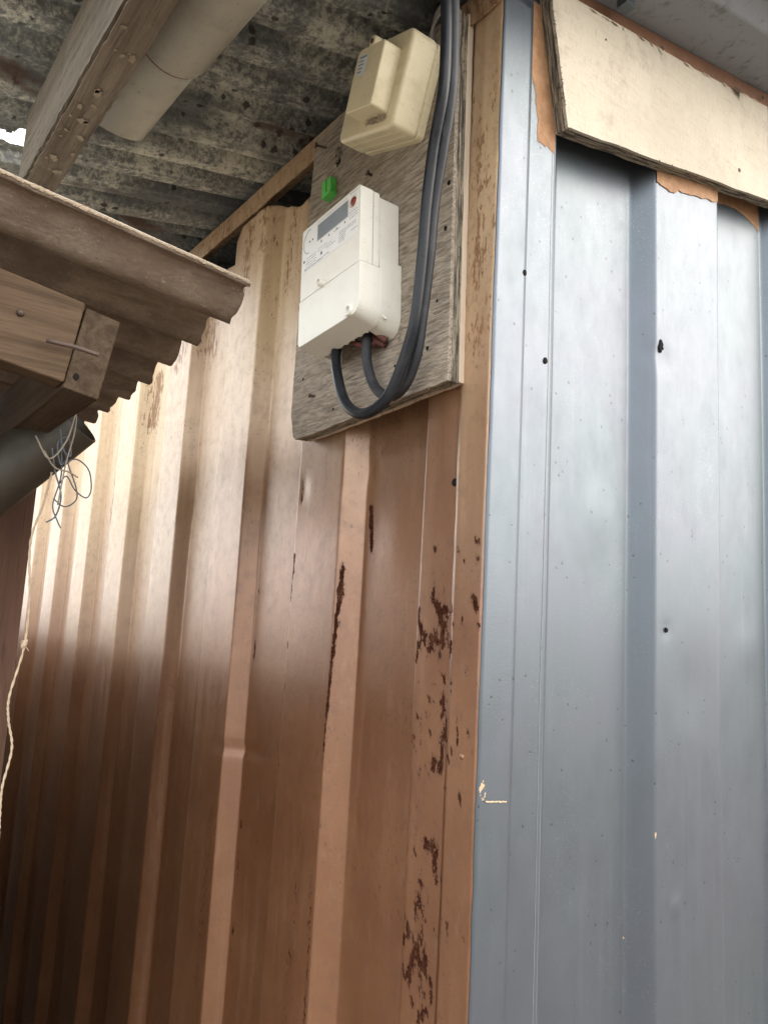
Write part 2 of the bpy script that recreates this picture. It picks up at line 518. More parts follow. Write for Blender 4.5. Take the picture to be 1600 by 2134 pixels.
def spline(pts, sub):
    P = [Vector(p) for p in pts]
    if sub <= 1 or len(P) < 3:
        return P
    Q = [P[0] * 2 - P[1]] + P + [P[-1] * 2 - P[-2]]
    out = []
    for i in range(1, len(Q) - 2):
        a, b, c, d = Q[i - 1], Q[i], Q[i + 1], Q[i + 2]
        for k in range(sub):
            t = k / sub
            out.append(0.5 * ((2 * b) + (c - a) * t + (2 * a - 5 * b + 4 * c - d) * t * t + (3 * b - a - 3 * c + d) * t ** 3))
    out.append(P[-1])
    return out


def vnoise(x, y, seed=0):
    # smooth value noise on numpy arrays, -1..1
    def h(i, j):
        n = np.sin(i * 127.1 + j * 311.7 + seed * 74.7) * 43758.5453
        return (n - np.floor(n)) * 2 - 1
    xi, yi = np.floor(x), np.floor(y)
    xf, yf = x - xi, y - yi
    u, v = xf * xf * (3 - 2 * xf), yf * yf * (3 - 2 * yf)
    return ((h(xi, yi) * (1 - u) + h(xi + 1, yi) * u) * (1 - v) + (h(xi, yi + 1) * (1 - u) + h(xi + 1, yi + 1) * u) * v)


def grid(name, Xg, Yg, Zg, mat, parent=None, mask=None, attrs=None, smooth=True, thick=0.0):
    # arrays (rows, cols) -> one mesh
    r, c = Xg.shape
    co = np.stack([Xg, Yg, Zg], -1).reshape(-1, 3)
    i = np.arange(r - 1)[:, None] * c + np.arange(c - 1)[None, :]
    q = np.stack([i, i + 1, i + c + 1, i + c], -1).reshape(-1, 4)
    if mask is not None:
        q = q[mask.reshape(-1)]
    me = bpy.data.meshes.new(name)
    me.from_pydata(co.tolist(), [], q.tolist())
    me.polygons.foreach_set('use_smooth', [smooth] * len(me.polygons))
    me.materials.append(mat)
    for k, a in (attrs or {}).items():
        at = me.attributes.new(k, 'FLOAT', 'POINT')
        at.data.foreach_set('value', np.ascontiguousarray(a, dtype=np.float32).reshape(-1))
    o = bpy.data.objects.new(name, me)
    COL.objects.link(o)
    if parent is not None:
        o.parent = parent
    if thick:
        m = o.modifiers.new('solid', 'SOLIDIFY')
        m.thickness = thick
        m.offset = 0
    return o


def profile(breaks, depth, step, r=0.004):
    """breaks: list of (s, level 0/1 target) knots of a trapezoid sheet; returns s samples and inward depth,
    with the bends rounded."""
    s0, s1 = breaks[0][0], breaks[-1][0]
    s = set(np.arange(s0, s1, step).tolist() + [s1])
    for b, _ in breaks:
        for k in (-1, -0.5, 0, 0.5, 1):
            if s0 <= b + k * r <= s1:
                s.add(b + k * r)
    s = np.array(sorted(s))
    bs = np.array([b[0] for b in breaks])
    bl = np.array([b[1] for b in breaks]) * depth
    d = np.zeros_like(s)
    for k in np.linspace(-1, 1, 9):
        d += np.interp(s + k * r * 0.8, bs, bl)
    return s, d / 9


def rrect(w0, h0, w1, h1, r, n=5):
    """rounded rectangle outline; r = (bl, br, tr, tl)"""
    out = []
    cs = [((w0, h0), r[0], 180), ((w1, h0), r[1], 270), ((w1, h1), r[2], 0), ((w0, h1), r[3], 90)]
    sg = [(1, 1), (-1, 1), (-1, -1), (1, -1)]
    for (p, rr, a0), (sx, sy) in zip(cs, sg):
        if rr <= 0:
            out.append(p)
            continue
        cx, cy = p[0] + sx * rr, p[1] + sy * rr
        for k in range(n + 1):
            a = rad(a0 + 90 * k / n)
            out.append((cx + rr * math.cos(a), cy + rr * math.sin(a)))
    return out


# ================================================================== ground
ground = MB().add([(-300, -300, 0), (300, -300, 0), (300, 300, 0), (-300, 300, 0)], [(0, 1, 2, 3)]).build('ground', M['ground'])
tag(ground, kind='structure')

# ================================================================== kiosk
kiosk = empty('kiosk', (0, 0, 0), label='corrugated metal kiosk with brown side wall and blue-grey front wall', cat='kiosk')
TOPZ = 2.092

# ---- brown side wall (plane x = 0, running away along +y)
bk = [(0.0, 0), (0.086, 0), (0.107, 1)]
edges = [(0.209, 0.229, 0.322, 0.342)]
p0 = 0.229
while p0 < 4.2:
    bk += [(p0 - 0.020, 1), (p0, 0), (p0 + 0.094, 0), (p0 + 0.114, 1)]
    p0 += 0.2385
bk.append((4.3, 1))
s, d = profile(bk, 0.020, 0.005, 0.0022)
keep = (s < 1.3) | (np.arange(len(s)) % 2 == 0)
s, d = s[keep], d[keep]
z = np.concatenate([np.arange(0.0, 0.9, 0.02), np.arange(0.9, TOPZ, 0.006), [TOPZ]])
Yg, Zg = np.meshgrid(s, z)
Dg = np.tile(d, (len(z), 1))
wav = 0.0011 * vnoise(Yg * 5, Zg * 2.2, 3) + 0.0006 * vnoise(Yg * 17, Zg * 6, 5)
# kink across one rib and small dents
wav += 0.0022 * np.exp(-((Yg - 0.44) / 0.05) ** 2 - ((Zg - 1.335) / 0.006) ** 2)
for (yy, zz, a, w) in ((0.312, 1.655, 0.002, 0.010), (0.20, 1.665, 0.002, 0.012), (0.15, 1.60, -0.002, 0.03), (0.66, 1.7, 0.002, 0.04), (0.06, 1.66, 0.0015, 0.02)):
    wav += a * np.exp(-((Yg - yy) / w) ** 2 - ((Zg - zz) / (w * 1.4)) ** 2)
# ragged top edge under the rail
topy = np.interp(s, [0, 0.31, 0.335, 0.36, 0.405, 0.44, 0.455, 0.545, 0.56, 0.60, 0.65, 0.72, 4.3],
                 [TOPZ, TOPZ, 2.080, 2.068, 2.066, 2.077, 2.086, 2.084, 2.066, 2.052, 2.056, 2.088, 2.088])
topy = topy + 0.002 * vnoise(s * 90, s * 0, 2)
Zg2 = np.minimum(Zg, topy[None, :])
mask = (Zg[:-1, :-1] < topy[None, :-1] + 0.002)


def seg_field(Y, Z, segs):
    out = np.zeros_like(Y)
    for (a, b, w, k) in segs:
        ax, az_, bx, bz = a[0], a[1], b[0], b[1]
        dx, dz = bx - ax, bz - az_
        L = max(dx * dx + dz * dz, 1e-9)
        t = np.clip(((Y - ax) * dx + (Z - az_) * dz) / L, 0, 1)
        ds = np.hypot(Y - ax - t * dx, Z - az_ - t * dz)
        out = np.maximum(out, k * np.exp(-(ds / w) ** 2))
    return out


CH = [((0.3129, 1.6674), (0.3144, 1.6375), .0035, .75), ((0.1985, 1.6261), (0.194, 1.58), .0045, 1.15),
      ((0.3199, 1.5807), (0.3239, 1.4911), .0018, .8), ((0.3245, 1.48), (0.3237, 1.3985), .0018, .75),
      ((0.2246, 1.5635), (0.2306, 1.40), .0024, .95), ((0.2306, 1.40), (0.2317, 1.3627), .0022, .7),
      ((0.068, 1.5827), (0.0615, 1.5561), .0012, 1.1), ((0.0629, 1.5561), (0.0638, 1.5216), .002, 1.05),
      ((0.0644, 1.5302), (0.0465, 1.505), .007, .72), ((0.0785, 1.492), (0.0393, 1.49), .008, .78),
      ((0.0441, 1.5176), (0.0515, 1.4839), .007, .72), ((0.0515, 1.4839), (0.0428, 1.4475), .0016, .95),
      ((0.0457, 1.4432), (0.0404, 1.4096), .006, .75), ((0.0435, 1.4092), (0.0459, 1.379), .006, .8),
      ((0.0795, 1.504), (0.0852, 1.4691), .003, .8), ((0.0315, 1.5679), (0.0237, 1.5612), .003, .7),
      ((0.0077, 1.575), (0.0065, 1.5741), .004, .9), ((0.0083, 1.5627), (0.0046, 1.5585), .003, .75),
      ((0.0087, 1.5262), (0.006, 1.5189), .005, .9), ((0.0042, 1.5062), (0.0031, 1.5063), .004, .85),
      ((0.0589, 1.3115), (0.0453, 1.3149), .004, .8), ((0.0501, 1.3214), (0.0471, 1.3049), .006, .85),
      ((0.0699, 1.2676), (0.0709, 1.2557), .003, .9), ((0.0765, 1.2423), (0.067, 1.2302), .004, .85),
      ((0.067, 1.2302), (0.0767, 1.2039), .006, .9), ((0.0832, 1.2518), (0.0778, 1.2342), .003, .85),
      ((0.0727, 1.1941), (0.0708, 1.1873), .003, .8), ((0.0454, 1.2525), (0.0479, 1.2442), .003, .75),
      ((0.2382, 1.2426), (0.2352, 1.1046), .0035, .72), ((0.2659, 1.2325), (0.2694, 1.1511), .012, .45),
      ((0.27, 1.15), (0.275, 0.95), .018, .40), ((0.075, 1.42), (0.073, 1.33), .014, .40), ((0.06, 1.29), (0.05, 1.17), .02, .36),
      ((0.5687, 1.5231), (0.5638, 1.4169), .0022, .72), ((0.5598, 1.5667), (0.5687, 1.5231), .002, .6),
      ((0.485, 1.25), (0.49, 1.05), .014, .42), ((0.0262, 1.2789), (0.0051, 1.2586), .004, .5)]
RU = [((1.0864, 1.9), (1.0934, 1.69), .022, .85), ((0.9016, 1.93), (0.909, 1.8555), .03, .7), ((0.7104, 1.98), (0.7637, 1.9207), .025, .55),
      ((0.5155, 2.07), (0.5214, 1.9774), .02, .55), ((0.5855, 2.06), (0.594, 2.0), .03, .65), ((0.42, 2.07), (0.43, 1.95), .012, .5),
      ((0.47, 2.08), (0.475, 2.02), .02, .5), ((0.02, 2.0), (0.015, 1.75), .02, .42), ((1.3, 1.9), (1.31, 1.75), .03, .5),
      ((0.37, 2.06), (0.38, 1.9), .02, .42), ((0.66, 2.05), (0.67, 1.93), .03, .6)]
for k in range(150):        # small flakes gathered on the strip beside the corner
    y0 = min(0.084, max(0.004, random.gauss(0.058, 0.018)))
    z0_ = random.choice((1.50, 1.50, 1.49, 1.42, 1.39, 1.31, 1.24, 1.22, 1.18)) + random.gauss(0, 0.025)
    w_ = random.uniform(.0012, .0032)
    CH.append(((y0, z0_), (y0 + random.uniform(-.002, .002), z0_ - random.uniform(.001, .014)), w_, random.uniform(.6, .95)))
for (yc, za, zb) in ((0.322, 1.58, 1.33), (0.3255, 1.40, 1.05), (0.232, 1.36, 0.95), (0.563, 1.50, 1.2), (0.44, 1.6, 1.1), (0.804, 1.75, 1.3)):
    zc = za
    while zc > zb:          # broken rust lines along the folds
        L_ = random.uniform(.004, .03)
        CH.append(((yc + random.uniform(-.001, .001), zc), (yc + random.uniform(-.001, .001), zc - L_), random.uniform(.0010, .0018), random.uniform(.55, .9)))
        zc -= L_ + random.uniform(.01, .06)
chip = seg_field(Yg, Zg2, CH)
rust = seg_field(Yg, Zg2, RU)
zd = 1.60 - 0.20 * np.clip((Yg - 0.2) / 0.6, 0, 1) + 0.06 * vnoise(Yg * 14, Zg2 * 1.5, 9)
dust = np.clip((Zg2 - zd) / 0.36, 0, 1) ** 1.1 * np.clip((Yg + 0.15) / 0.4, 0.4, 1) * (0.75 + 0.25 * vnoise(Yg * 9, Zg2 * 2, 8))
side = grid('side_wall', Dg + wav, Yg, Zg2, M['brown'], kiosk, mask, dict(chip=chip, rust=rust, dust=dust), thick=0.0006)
side['label'] = 'terracotta brown corrugated side wall with rusty paint chips'

# ---- blue-grey front wall (plane y = 0, running along +x)
bk = [(0.0, 0), (0.0745, 0), (0.0985, 1), (0.2205, 1), (0.2412, 0), (0.363, 0), (0.390, 1), (0.5015, 1), (0.522, 0)]
p0 = 0.522
while p0 < 3.0:
    bk += [(p0 + 0.122, 0), (p0 + 0.149, 1), (p0 + 0.261, 1), (p0 + 0.282, 0)]
    p0 += 0.282
s, d = profile(bk, 0.020, 0.006, 0.003)
z = np.concatenate([np.arange(0.0, 0.8, 0.03), np.arange(0.8, 2.3, 0.008)])
Xg, Zg = np.meshgrid(s, z)
Dg = np.tile(d, (len(z), 1))
def front_wave(X, Z):
    return 0.0011 * vnoise(X * 6, Z * 2.0, 13) + 0.0006 * vnoise(X * 11, Z * 4.5, 14) + 0.0004 * vnoise(X * 19, Z * 7, 15)
wav = front_wave(Xg, Zg)
for (xx, zz, a, w) in ((0.276, 1.2417, -0.0022, 0.006), (0.256, 1.803, 0.0025, 0.014), (0.236, 1.805, 0.0015, 0.008), (0.2597, 1.5117, 0.0012, 0.006), (0.17, 1.62, -0.0014, 0.03), (0.31, 1.45, 0.0012, 0.04), (0.15, 1.28, 0.0010, 0.025), (0.46, 1.5, -0.0012, 0.03)):
    wav += a * np.exp(-((Xg - xx) / w) ** 2 - ((Zg - zz) / w) ** 2)
slope_top = 2.105 + 0.195 * s
Zg2 = np.minimum(Zg, slope_top[None, :])
mask = (Zg[:-1, :-1] < slope_top[None, :-1] + 0.003)
WE = [((0.0024, 1.3758), (0.0044, 1.3675), .0035, 1.1), ((0.0125, 1.3645), (0.030, 1.3623), .0008, 1.5), ((0.242, 1.3148), (0.243, 1.309), .0012, 1.2),
      ((0.031, 1.24), (0.031, 1.1), .0016, .52), ((0.219, 1.25), (0.219, 1.15), .003, .5)]
wear = seg_field(Xg, Zg2, WE)
front = grid('front_wall', Xg, Dg + wav, Zg2, M['blue'], kiosk, mask, dict(wear=wear), thick=0.0006)
front['label'] = 'blue-grey painted corrugated front wall'
# other walls that close the kiosk
MB().box((0.02, 4.30, 0), (3.0, 4.32, 2.2)).build('back_wall', M['dark'], kiosk)
MB().box((3.0, 0.02, 0), (3.02, 4.30, 2.6)).build('end_wall', M['dark'], kiosk)
MB().box((0.03, 0.03, 0.01), (2.99, 4.29, 0.05)).build('floor', M['dark'], kiosk)

# ---- corner angle: a brown leg on the side wall, a blue leg on the front wall
zz = np.arange(0.0, 2.112, 0.008)
yy = np.linspace(-0.0010, 0.0372, 12)
Yg, Zg = np.meshgrid(yy, zz)
jag = 0.0007 * vnoise(Zg * 60, Yg * 0, 4)
Yg2 = np.where(Yg > 0.036, Yg + jag, Yg)
Xb = -0.0022 + 0.0003 * vnoise(Zg * 5, Yg * 20, 6)
ang = grid('corner_trim', Xb, Yg2, Zg, M['brown'], kiosk, None,
           dict(chip=seg_field(Yg2, Zg, CH), rust=seg_field(Yg2, Zg, RU), dust=np.clip((Zg - 1.5) / 0.6, 0, 0.7)), thick=0.0012)
ang['label'] = 'brown leg of the corner angle'
xx = np.linspace(-0.0031, 0.0365, 10)
Xg, Zg = np.meshgrid(xx, zz)
zs = 0.0005 * vnoise(Zg * 40, Xg * 0, 9)
Xg2 = np.where(Xg < -0.002, Xg + zs, Xg)
bl = grid('corner_trim', Xg2, -0.0019 + 0.0002 * vnoise(Zg * 6, Xg * 25, 16), Zg, M['blue'], kiosk, None, dict(wear=seg_field(Xg2, Zg, WE)), thick=0.0012)
bl['label'] = 'blue-grey leg of the corner angle'

# ---- unpainted brown strips left around the fascia board (paint film, sits just on the sheet)
for k, (poly, yv) in enumerate((
    ([(0.0374, 2.11), (0.0362, 2.0525), (0.0374, 2.0331), (0.0400, 2.024), (0.0439, 2.0161), (0.0448, 2.003), (0.0483, 1.9878), (0.0480, 1.975), (0.0491, 1.9656),
      (0.055, 1.9662), (0.0600, 1.9650), (0.0626, 1.9676), (0.066, 1.9655), (0.070, 1.9648), (0.0735, 1.9640), (0.0737, 2.11)], -0.0006),
    ([(0.2414, 2.06), (0.2414, 2.0035), (0.246, 2.0040), (0.252, 2.0030), (0.258, 2.0036), (0.266, 2.0020), (0.2754, 2.0034), (0.279, 2.0070), (0.283, 2.0100), (0.290, 2.0095), (0.30, 2.0128),
      (0.310, 2.0145), (0.3191, 2.0168), (0.331, 2.0188), (0.341, 2.0222), (0.3499, 2.0230), (0.356, 2.0244), (0.3626, 2.0280), (0.3626, 2.09)], -0.0013),
    ([(0.386, 2.10), (0.386, 2.047), (0.3996, 2.0482), (0.412, 2.0530), (0.425, 2.0548), (0.4407, 2.0577), (0.456, 2.0570), (0.4703, 2.0557), (0.482, 2.052), (0.492, 2.0505), (0.4985, 2.0460),
      (0.500, 2.056), (0.500, 2.12)], 0.0193))):
    q = []
    for i in range(len(poly)):
        a, b = poly[i], poly[(i + 1) % len(poly)]
        n = max(1, int(math.hypot(a[0] - b[0], a[1] - b[1]) / 0.003)) if i < len(poly) - 2 else 1
        for j in range(n):
            t = j / n
            w = 0.0006 if 0 < i < len(poly) - 3 else 0
            q.append((a[0] + (b[0] - a[0]) * t + random.uniform(-w, w), a[1] + (b[1] - a[1]) * t + random.uniform(-w, w)))
    o = MB().add([(p[0], yv + float(front_wave(np.array(p[0]), np.array(p[1]))), p[1]) for p in q], [tuple(range(len(q)))]).build('bare_patch', M['bare'], kiosk)
    o['label'] = 'ragged strip of older brown paint left bare by the blue coat'

# ---- nail holes in the walls
def nail_hole(name, p, nrm, r, parent, star=False):
    q = Vector(nrm).to_track_quat('Z', 'Y').to_matrix().to_4x4()
    m = Matrix.Translation(Vector(p)) @ q
    mb = MB()
    n = 14
    ring = []
    for k in range(n):
        a = 2 * math.pi * k / n
        rr = r * (1 + (random.uniform(-0.45, 0.5) if star else random.uniform(-0.12, 0.12)))
        ring.append((rr * math.cos(a), rr * math.sin(a) * 1.25, 0.0004))
    vs = [tuple(m @ Vector(v)) for v in ring] + [tuple(m @ Vector((v[0] * 1.25, v[1] * 1.25, -0.0012))) for v in ring]
    mb.add(vs, [tuple(range(n))] + [(i, (i + 1) % n, n + (i + 1) % n, n + i) for i in range(n)])
    return mb.build(name, M['hole'], parent)

for (x_, z_, r_, st) in ((0.0345, 1.8273, .0021, 0), (0.066, 1.7512, .0022, 0), (0.2489, 1.8155, .0038, 1), (0.2597, 1.5117, .0017, 0)):
    nail_hole('nail_hole', (x_, -0.0026 if x_ < 0.0366 else (-0.0020 if x_ < 0.08 else -0.0009), z_), (0, -1, 0), r_, kiosk, st)
nail_hole('nail_hole', (-0.001, 0.0428, 1.6312), (-1, 0, 0), .0026, kiosk)
for (y_, z_) in ((0.0168, 1.3968), (0.018, 1.16)):
    mb = MB()
    mb.lathe([(.0028, 0), (.0025, .0009), (.0012, .0015), (.0002, .0017)], Matrix.Translation((-0.0022, y_, z_)) @ Matrix.Rotation(rad(-90), 4, 'Y'), 12)
    o = mb.build('rivet', M['brown'], kiosk)

lp = MB()  # added strip, its paler colour stands for sky light on the fold
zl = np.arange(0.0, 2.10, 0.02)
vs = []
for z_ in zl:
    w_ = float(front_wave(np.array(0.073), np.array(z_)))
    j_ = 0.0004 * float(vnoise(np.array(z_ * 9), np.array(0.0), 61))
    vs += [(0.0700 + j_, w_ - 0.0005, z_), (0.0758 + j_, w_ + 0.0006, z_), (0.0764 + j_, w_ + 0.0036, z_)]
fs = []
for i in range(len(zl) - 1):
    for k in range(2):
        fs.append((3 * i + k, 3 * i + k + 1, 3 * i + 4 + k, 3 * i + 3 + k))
t_ = NT('fold_glint_tone')
lp.add(vs, fs).build('fold_glint', t_.fin(t_.mix(t_.ramp(t_.noise(40, 5, 0.7), 0.4, 0.7), (0.118, 0.136, 0.150), (0.098, 0.115, 0.128)), 0.5, spec=0.4), kiosk)
sc = MB()
for k in range(14):
    x0 = 0.006 + 0.0017 * k
    zc = 1.3650 - 0.0015 * k / 10
    sc.add([(x0, -0.0033, zc + random.uniform(0, .0006)), (x0 + .0019, -0.0033, zc - .0002 + random.uniform(0, .0005)), (x0 + .0019, -0.0033, zc - .0009 + random.uniform(-.0004, .0004)), (x0, -0.0033, zc - .0008 + random.uniform(-.0004, .0004))], [(0, 1, 2, 3)])
o = sc.build('paint_scratch', mat_flat('bare_scratch', (0.50, 0.38, 0.25), 0.8), kiosk)
o['kind'] = 'stuff'

# ---- brown top rail over the side wall
yy = np.linspace(-0.004, 4.2, 500)
prof = [(-0.0040, 2.087), (-0.0062, 2.0865), (-0.0066, 2.100), (-0.0064, 2.117), (0.0, 2.119), (0.03, 2.119)]
Yg = np.tile(yy, (len(prof), 1))
Xg = np.array([[p[0]] for p in prof]) + 0.0012 * vnoise(Yg * 4, Yg * 0, 21)
Zg = np.array([[p[1]] for p in prof]) + 0.0010 * vnoise(Yg * 60, Yg * 0, 22) * np.array([[1], [1], [.3], [.3], [0], [0]]) + 0.002 * vnoise(Yg * 3, Yg * 0, 23)
rail = grid('top_rail', Xg, Yg, Zg, M['brown'], kiosk, None,
            dict(chip=np.full_like(Xg, 0.26), rust=0.35 + 0.15 * vnoise(Yg * 8, Yg * 0, 2), dust=np.full_like(Xg, 0.6)), smooth=False)
rail['label'] = 'rust speckled brown rail along the top of the side wall'

# ---- roof sheet: z = Z0 + 0.195 x, corrugations along x, mouldy underside
Z0 = 2.128
ys = np.concatenate([np.arange(-0.13, 0.50, 0.0025), np.arange(0.50, 0.58, 0.0009), np.arange(0.58, 0.9, 0.0025), np.arange(0.9, 1.6, 0.004), np.arange(1.6, 4.4, 0.012)])
xs = np.concatenate([np.arange(-0.410, -0.25, 0.0009), np.arange(-0.25, 0.05, 0.0035), np.arange(0.05, 3.1, 0.05)])
P = 0.060
ph = ((ys - 0.185) / P) % 1.0
cor = 0.017 * np.interp(ph, [0.0, 0.10, 0.40, 0.52, 0.62, 0.66, 0.70, 1.0], [0.0, 1.0, 1.0, 0.0, 0.0, -0.22, 0.0, 0.0])
rib = np.interp(ys, [0.298, 0.312, 0.352, 0.372, 0.384], [0, 1, 1, 0.15, 0])
rib2 = np.interp((ys - 0.34) % 0.36, [0.0, 0.02, 0.06, 0.08, 0.36], [0, 1, 1, 0, 0]) * (ys > 0.66)
fr = np.interp(ys, [-0.26, -0.112, -0.095, -0.075, -0.066, 0.03, 0.05], [0.012, 0.012, 0.014, 0.000, 0.000, 0.000, 0.0])
w = np.clip((ys - 0.02) / 0.05, 0, 1)
prof = (cor * (1 - np.maximum(rib, rib2)) + 0.034 * np.maximum(rib, rib2)) * w + fr * (1 - w)
Xg, Yg = np.meshgrid(xs, ys)
Zg = Z0 + 0.195 * Xg + prof[:, None] + 0.0015 * vnoise(Xg * 6, Yg * 9, 31)
# ragged rust hole near the eave
hole = (((Xg + 0.305) / 0.036) ** 2 + ((Yg - 0.538) / 0.020) ** 2 + 0.45 * vnoise(Xg * 90, Yg * 90, 33)) < 1
hole |= (((Xg + 0.322) / 0.032) ** 2 + ((Yg - 0.528) / 0.018) ** 2 + 0.6 * vnoise(Xg * 55, Yg * 55, 37)) < 1
hole |= (((Xg + 0.365) / 0.03) ** 2 + ((Yg - 0.553) / 0.016) ** 2 + 0.4 * vnoise(Xg * 90, Yg * 90, 34)) < 1
hole |= (Yg > 0.80 + 0.012 * vnoise(Xg * 40, Yg * 0, 35)) & (Xg < -0.012)     # the overhang stops here
clean = np.clip((-Yg + 0.02) / 0.04, 0, 1)
roof = grid('roof_sheet', Xg, Yg, Zg, M['roof'], kiosk, ~hole[:-1, :-1], dict(clean=clean), thick=0.0008)
roof['label'] = 'corrugated roof sheet with mouldy, rusted underside'

# ---- plywood fascia board under the front eave (follows the roof pitch)
def fasc(x, z_):
    return (x, z_)
bot = lambda x: 1.969 + 0.2 * x
mb = MB()
T = 0.0165
nx = 46
poly_lo, poly_hi = [], []
for i in range(nx + 1):
    x_ = 0.0735 + (1.9 - 0.0735) * (i / nx) ** 1.6
    poly_lo.append((x_, bot(x_) + random.uniform(-0.0007, 0.0007)))
top = lambda x: 2.1215 + 0.195 * x
# left end: leans (bottom corner further right)
le = [(0.0735 + (0.0460 - 0.0735) * t + random.uniform(-0.0006, 0.0006), bot(0.0735) + (2.112 - bot(0.0735)) * t) for t in np.linspace(0.06, 0.94, 14)]
up_pts = []
xs_ = [0.0460, 0.06, 0.10, 0.14, 0.175, 0.21, 0.25, 0.30, 0.34, 0.365, 0.385, 0.39, 0.41, 0.43, 0.47, 0.6, 0.9, 1.4, 1.9]
for x_ in xs_:
    up_pts.append((x_, top(x_) - 0.007 - 0.012 * min(1, x_ / 0.3)))
face = poly_lo + up_pts[::-1] + le[::-1]
fa = empty('fascia_board', (0, 0, 0))
fa.parent = kiosk
fa['label'] = 'weathered pale plywood fascia board under the front eave'
def fn_front(p): return (p[0], p[2], p[1])
MB().prism(face, -T, -T + 0.0035, fn_front).build('face_veneer', M['ply'], fa)
core = MB()
for k in range(5):
    y0 = -T + 0.0035 + k * 0.0026
    off = (0.0012, 0.0003, 0.0014, 0.0005, 0.0010)[k]
    q = [(p[0] + off * 0.6 + random.uniform(-0.0005, 0.0005), p[1] + off + random.uniform(-0.0005, 0.0005)) for p in poly_lo] + \
        [(p[0], p[1] - 0.0006) for p in up_pts[::-1]] + [(p[0] + off + random.uniform(-0.0006, 0.0006), p[1]) for p in le[::-1]]
    core.prism(q, y0, y0 + 0.0026, fn_front)
core.build('ply_core', M['plyedge'], fa)
# splinters along the raw edges
sp = MB()
for i in range(150):
    t = random.random()
    if i < 90:
        x_ = 0.0735 - 0.0275 * t
        z_ = bot(0.0735) + (2.112 - bot(0.0735)) * t
        a = Vector((x_ + 0.001, -T + random.uniform(-0.0004, 0.004), z_))
        b = a + Vector((random.uniform(-0.0035, -0.0005), random.uniform(-0.001, 0.001), random.uniform(-0.004, 0.002)))
    else:
        x_ = 0.075 + 0.45 * t
        a = Vector((x_, -T + random.uniform(-0.0004, 0.004), bot(x_) + 0.0005))
        b = a + Vector((random.uniform(-0.004, 0.004), random.uniform(-0.001, 0.001), random.uniform(-0.0022, -0.0004)))
    sp.tube([a, b], [0.0005, 0.00015], 4, 1)
o = sp.build('edge_splinters', M['plyedge'], fa)
o['kind'] = 'stuff'
for (x_, z_) in ((0.3871, 2.0722), (0.2278, 2.1573 - 0.006), (0.4493, 2.2109 - 0.01), (0.1288, 2.1079)):
    small = x_ in (0.1288,)
    m = Matrix.Translation((x_, -T - 0.0002, z_)) @ Matrix.Rotation(rad(90), 4, 'X')
    rr = 0.0011 if small else 0.0026
    MB().lathe([(rr, -0.001), (rr, 0.0003), (rr * 0.6, 0.0006), (rr * 0.5, 0.0001), (0.0002, 0.0)], m, 12).build('screw', M['steel'], fa)
# strip of brown rail between fascia and roof, with a torn lip
mb = MB()
q = [(0.09, -0.02), (3.0, -0.02), (3.0, 0.0), (0.09, 0.0)]
pts_lo = [(0.05, 2.104), (0.10, 2.120), (0.20, 2.142), (0.34, 2.168), (0.46, 2.192), (1.9, 2.47)]
lo = [(x_, top(x_) - 0.038) for x_ in np.linspace(0.05, 1.9, 60)]
hi = [(x_, top(x_) + 0.004) for x_ in np.linspace(1.9, 0.05, 60)]
mb.prism(lo + hi, -T + 0.004, -T + 0.010, fn_front)
o = mb.build('eave_rail', M['brown'], kiosk)
o['label'] = 'brown metal rail between fascia board and roof sheet'
tb = MB()
x0 = 0.08
while x0 < 0.50:
    wd_ = random.uniform(0.003, 0.018)
    if not (0.368 < x0 < 0.394) and random.random() < 0.7:
        zt = top(x0) - 0.018 + 0.008 * max(0, 1 - x0 / 0.3)
        h_ = random.uniform(0.001, 0.006)
        k_ = random.uniform(0.0006, 0.0026)
        tb.add([(x0, -T - 0.0003, zt), (x0 + wd_, -T - 0.0003, zt + 0.195 * wd_), (x0 + wd_ * random.uniform(.7, 1), -T - k_ * .6, zt - h_ * random.uniform(.3, .9)),
                (x0 + wd_ * random.uniform(.35, .65), -T - k_, zt - h_), (x0 + wd_ * random.uniform(0, .3), -T - k_ * .5, zt - h_ * random.uniform(.2, .8))], [(0, 1, 2, 3, 4)])
    x0 += wd_ + random.uniform(0.0, 0.012)
o = tb.build('torn_veneer', M['ply'], fa)
o['kind'] = 'stuff'
tab = MB().add([(0.372, -T - 0.001, 2.178), (0.392, -T - 0.001, 2.182), (0.391, -T - 0.0035, 2.166), (0.384, -T - 0.005, 2.172), (0.378, -T - 0.006, 2.170)], [(0, 1, 2, 3, 4)])
tab.build('metal_tab', M['steel'], fa)
# short strut that stands between fascia and roof near the corner
MB().box((0.136, -0.036, 2.143), (0.150, -0.0245, 2.30)).build('eave_strut', M['blue'], kiosk)

# ================================================================== mounting board on the side wall
PX = -0.0225
board = empty('mounting_board', (0, 0, 0), label='weathered grey plywood board screwed to the brown wall behind the meter', cat='board')
ol = [(0.0330, 1.7195), (0.080, 1.7172), (0.14, 1.7148), (0.20, 1.7118), (0.26, 1.7098), (0.2980, 1.7086), (0.3035, 1.7120), (0.3130, 1.7400), (0.3128, 1.84), (0.3075, 1.95), (0.3020, 2.078),
      (0.3005, 2.0915), (0.16, 2.095), (0.0480, 2.098), (0.0405, 2.0965), (0.0404, 2.05), (0.0365, 1.88)]
ol2 = []
for i in range(len(ol)):
    a, b = ol[i], ol[(i + 1) % len(ol)]
    n = max(1, int(math.hypot(a[0] - b[0], a[1] - b[1]) / 0.008))
    for j in range(n):
        t = j / n
        k = 0.0006 if i < 11 else 0.0003
        ol2.append((a[0] + (b[0] - a[0]) * t + random.uniform(-k, k), a[1] + (b[1] - a[1]) * t + random.uniform(-k, k)))
def fx(p): return (p[2], p[0], p[1])
MB().prism(ol2, PX, PX + 0.004, fx).build('face_veneer', M['board'], board)
core = MB()
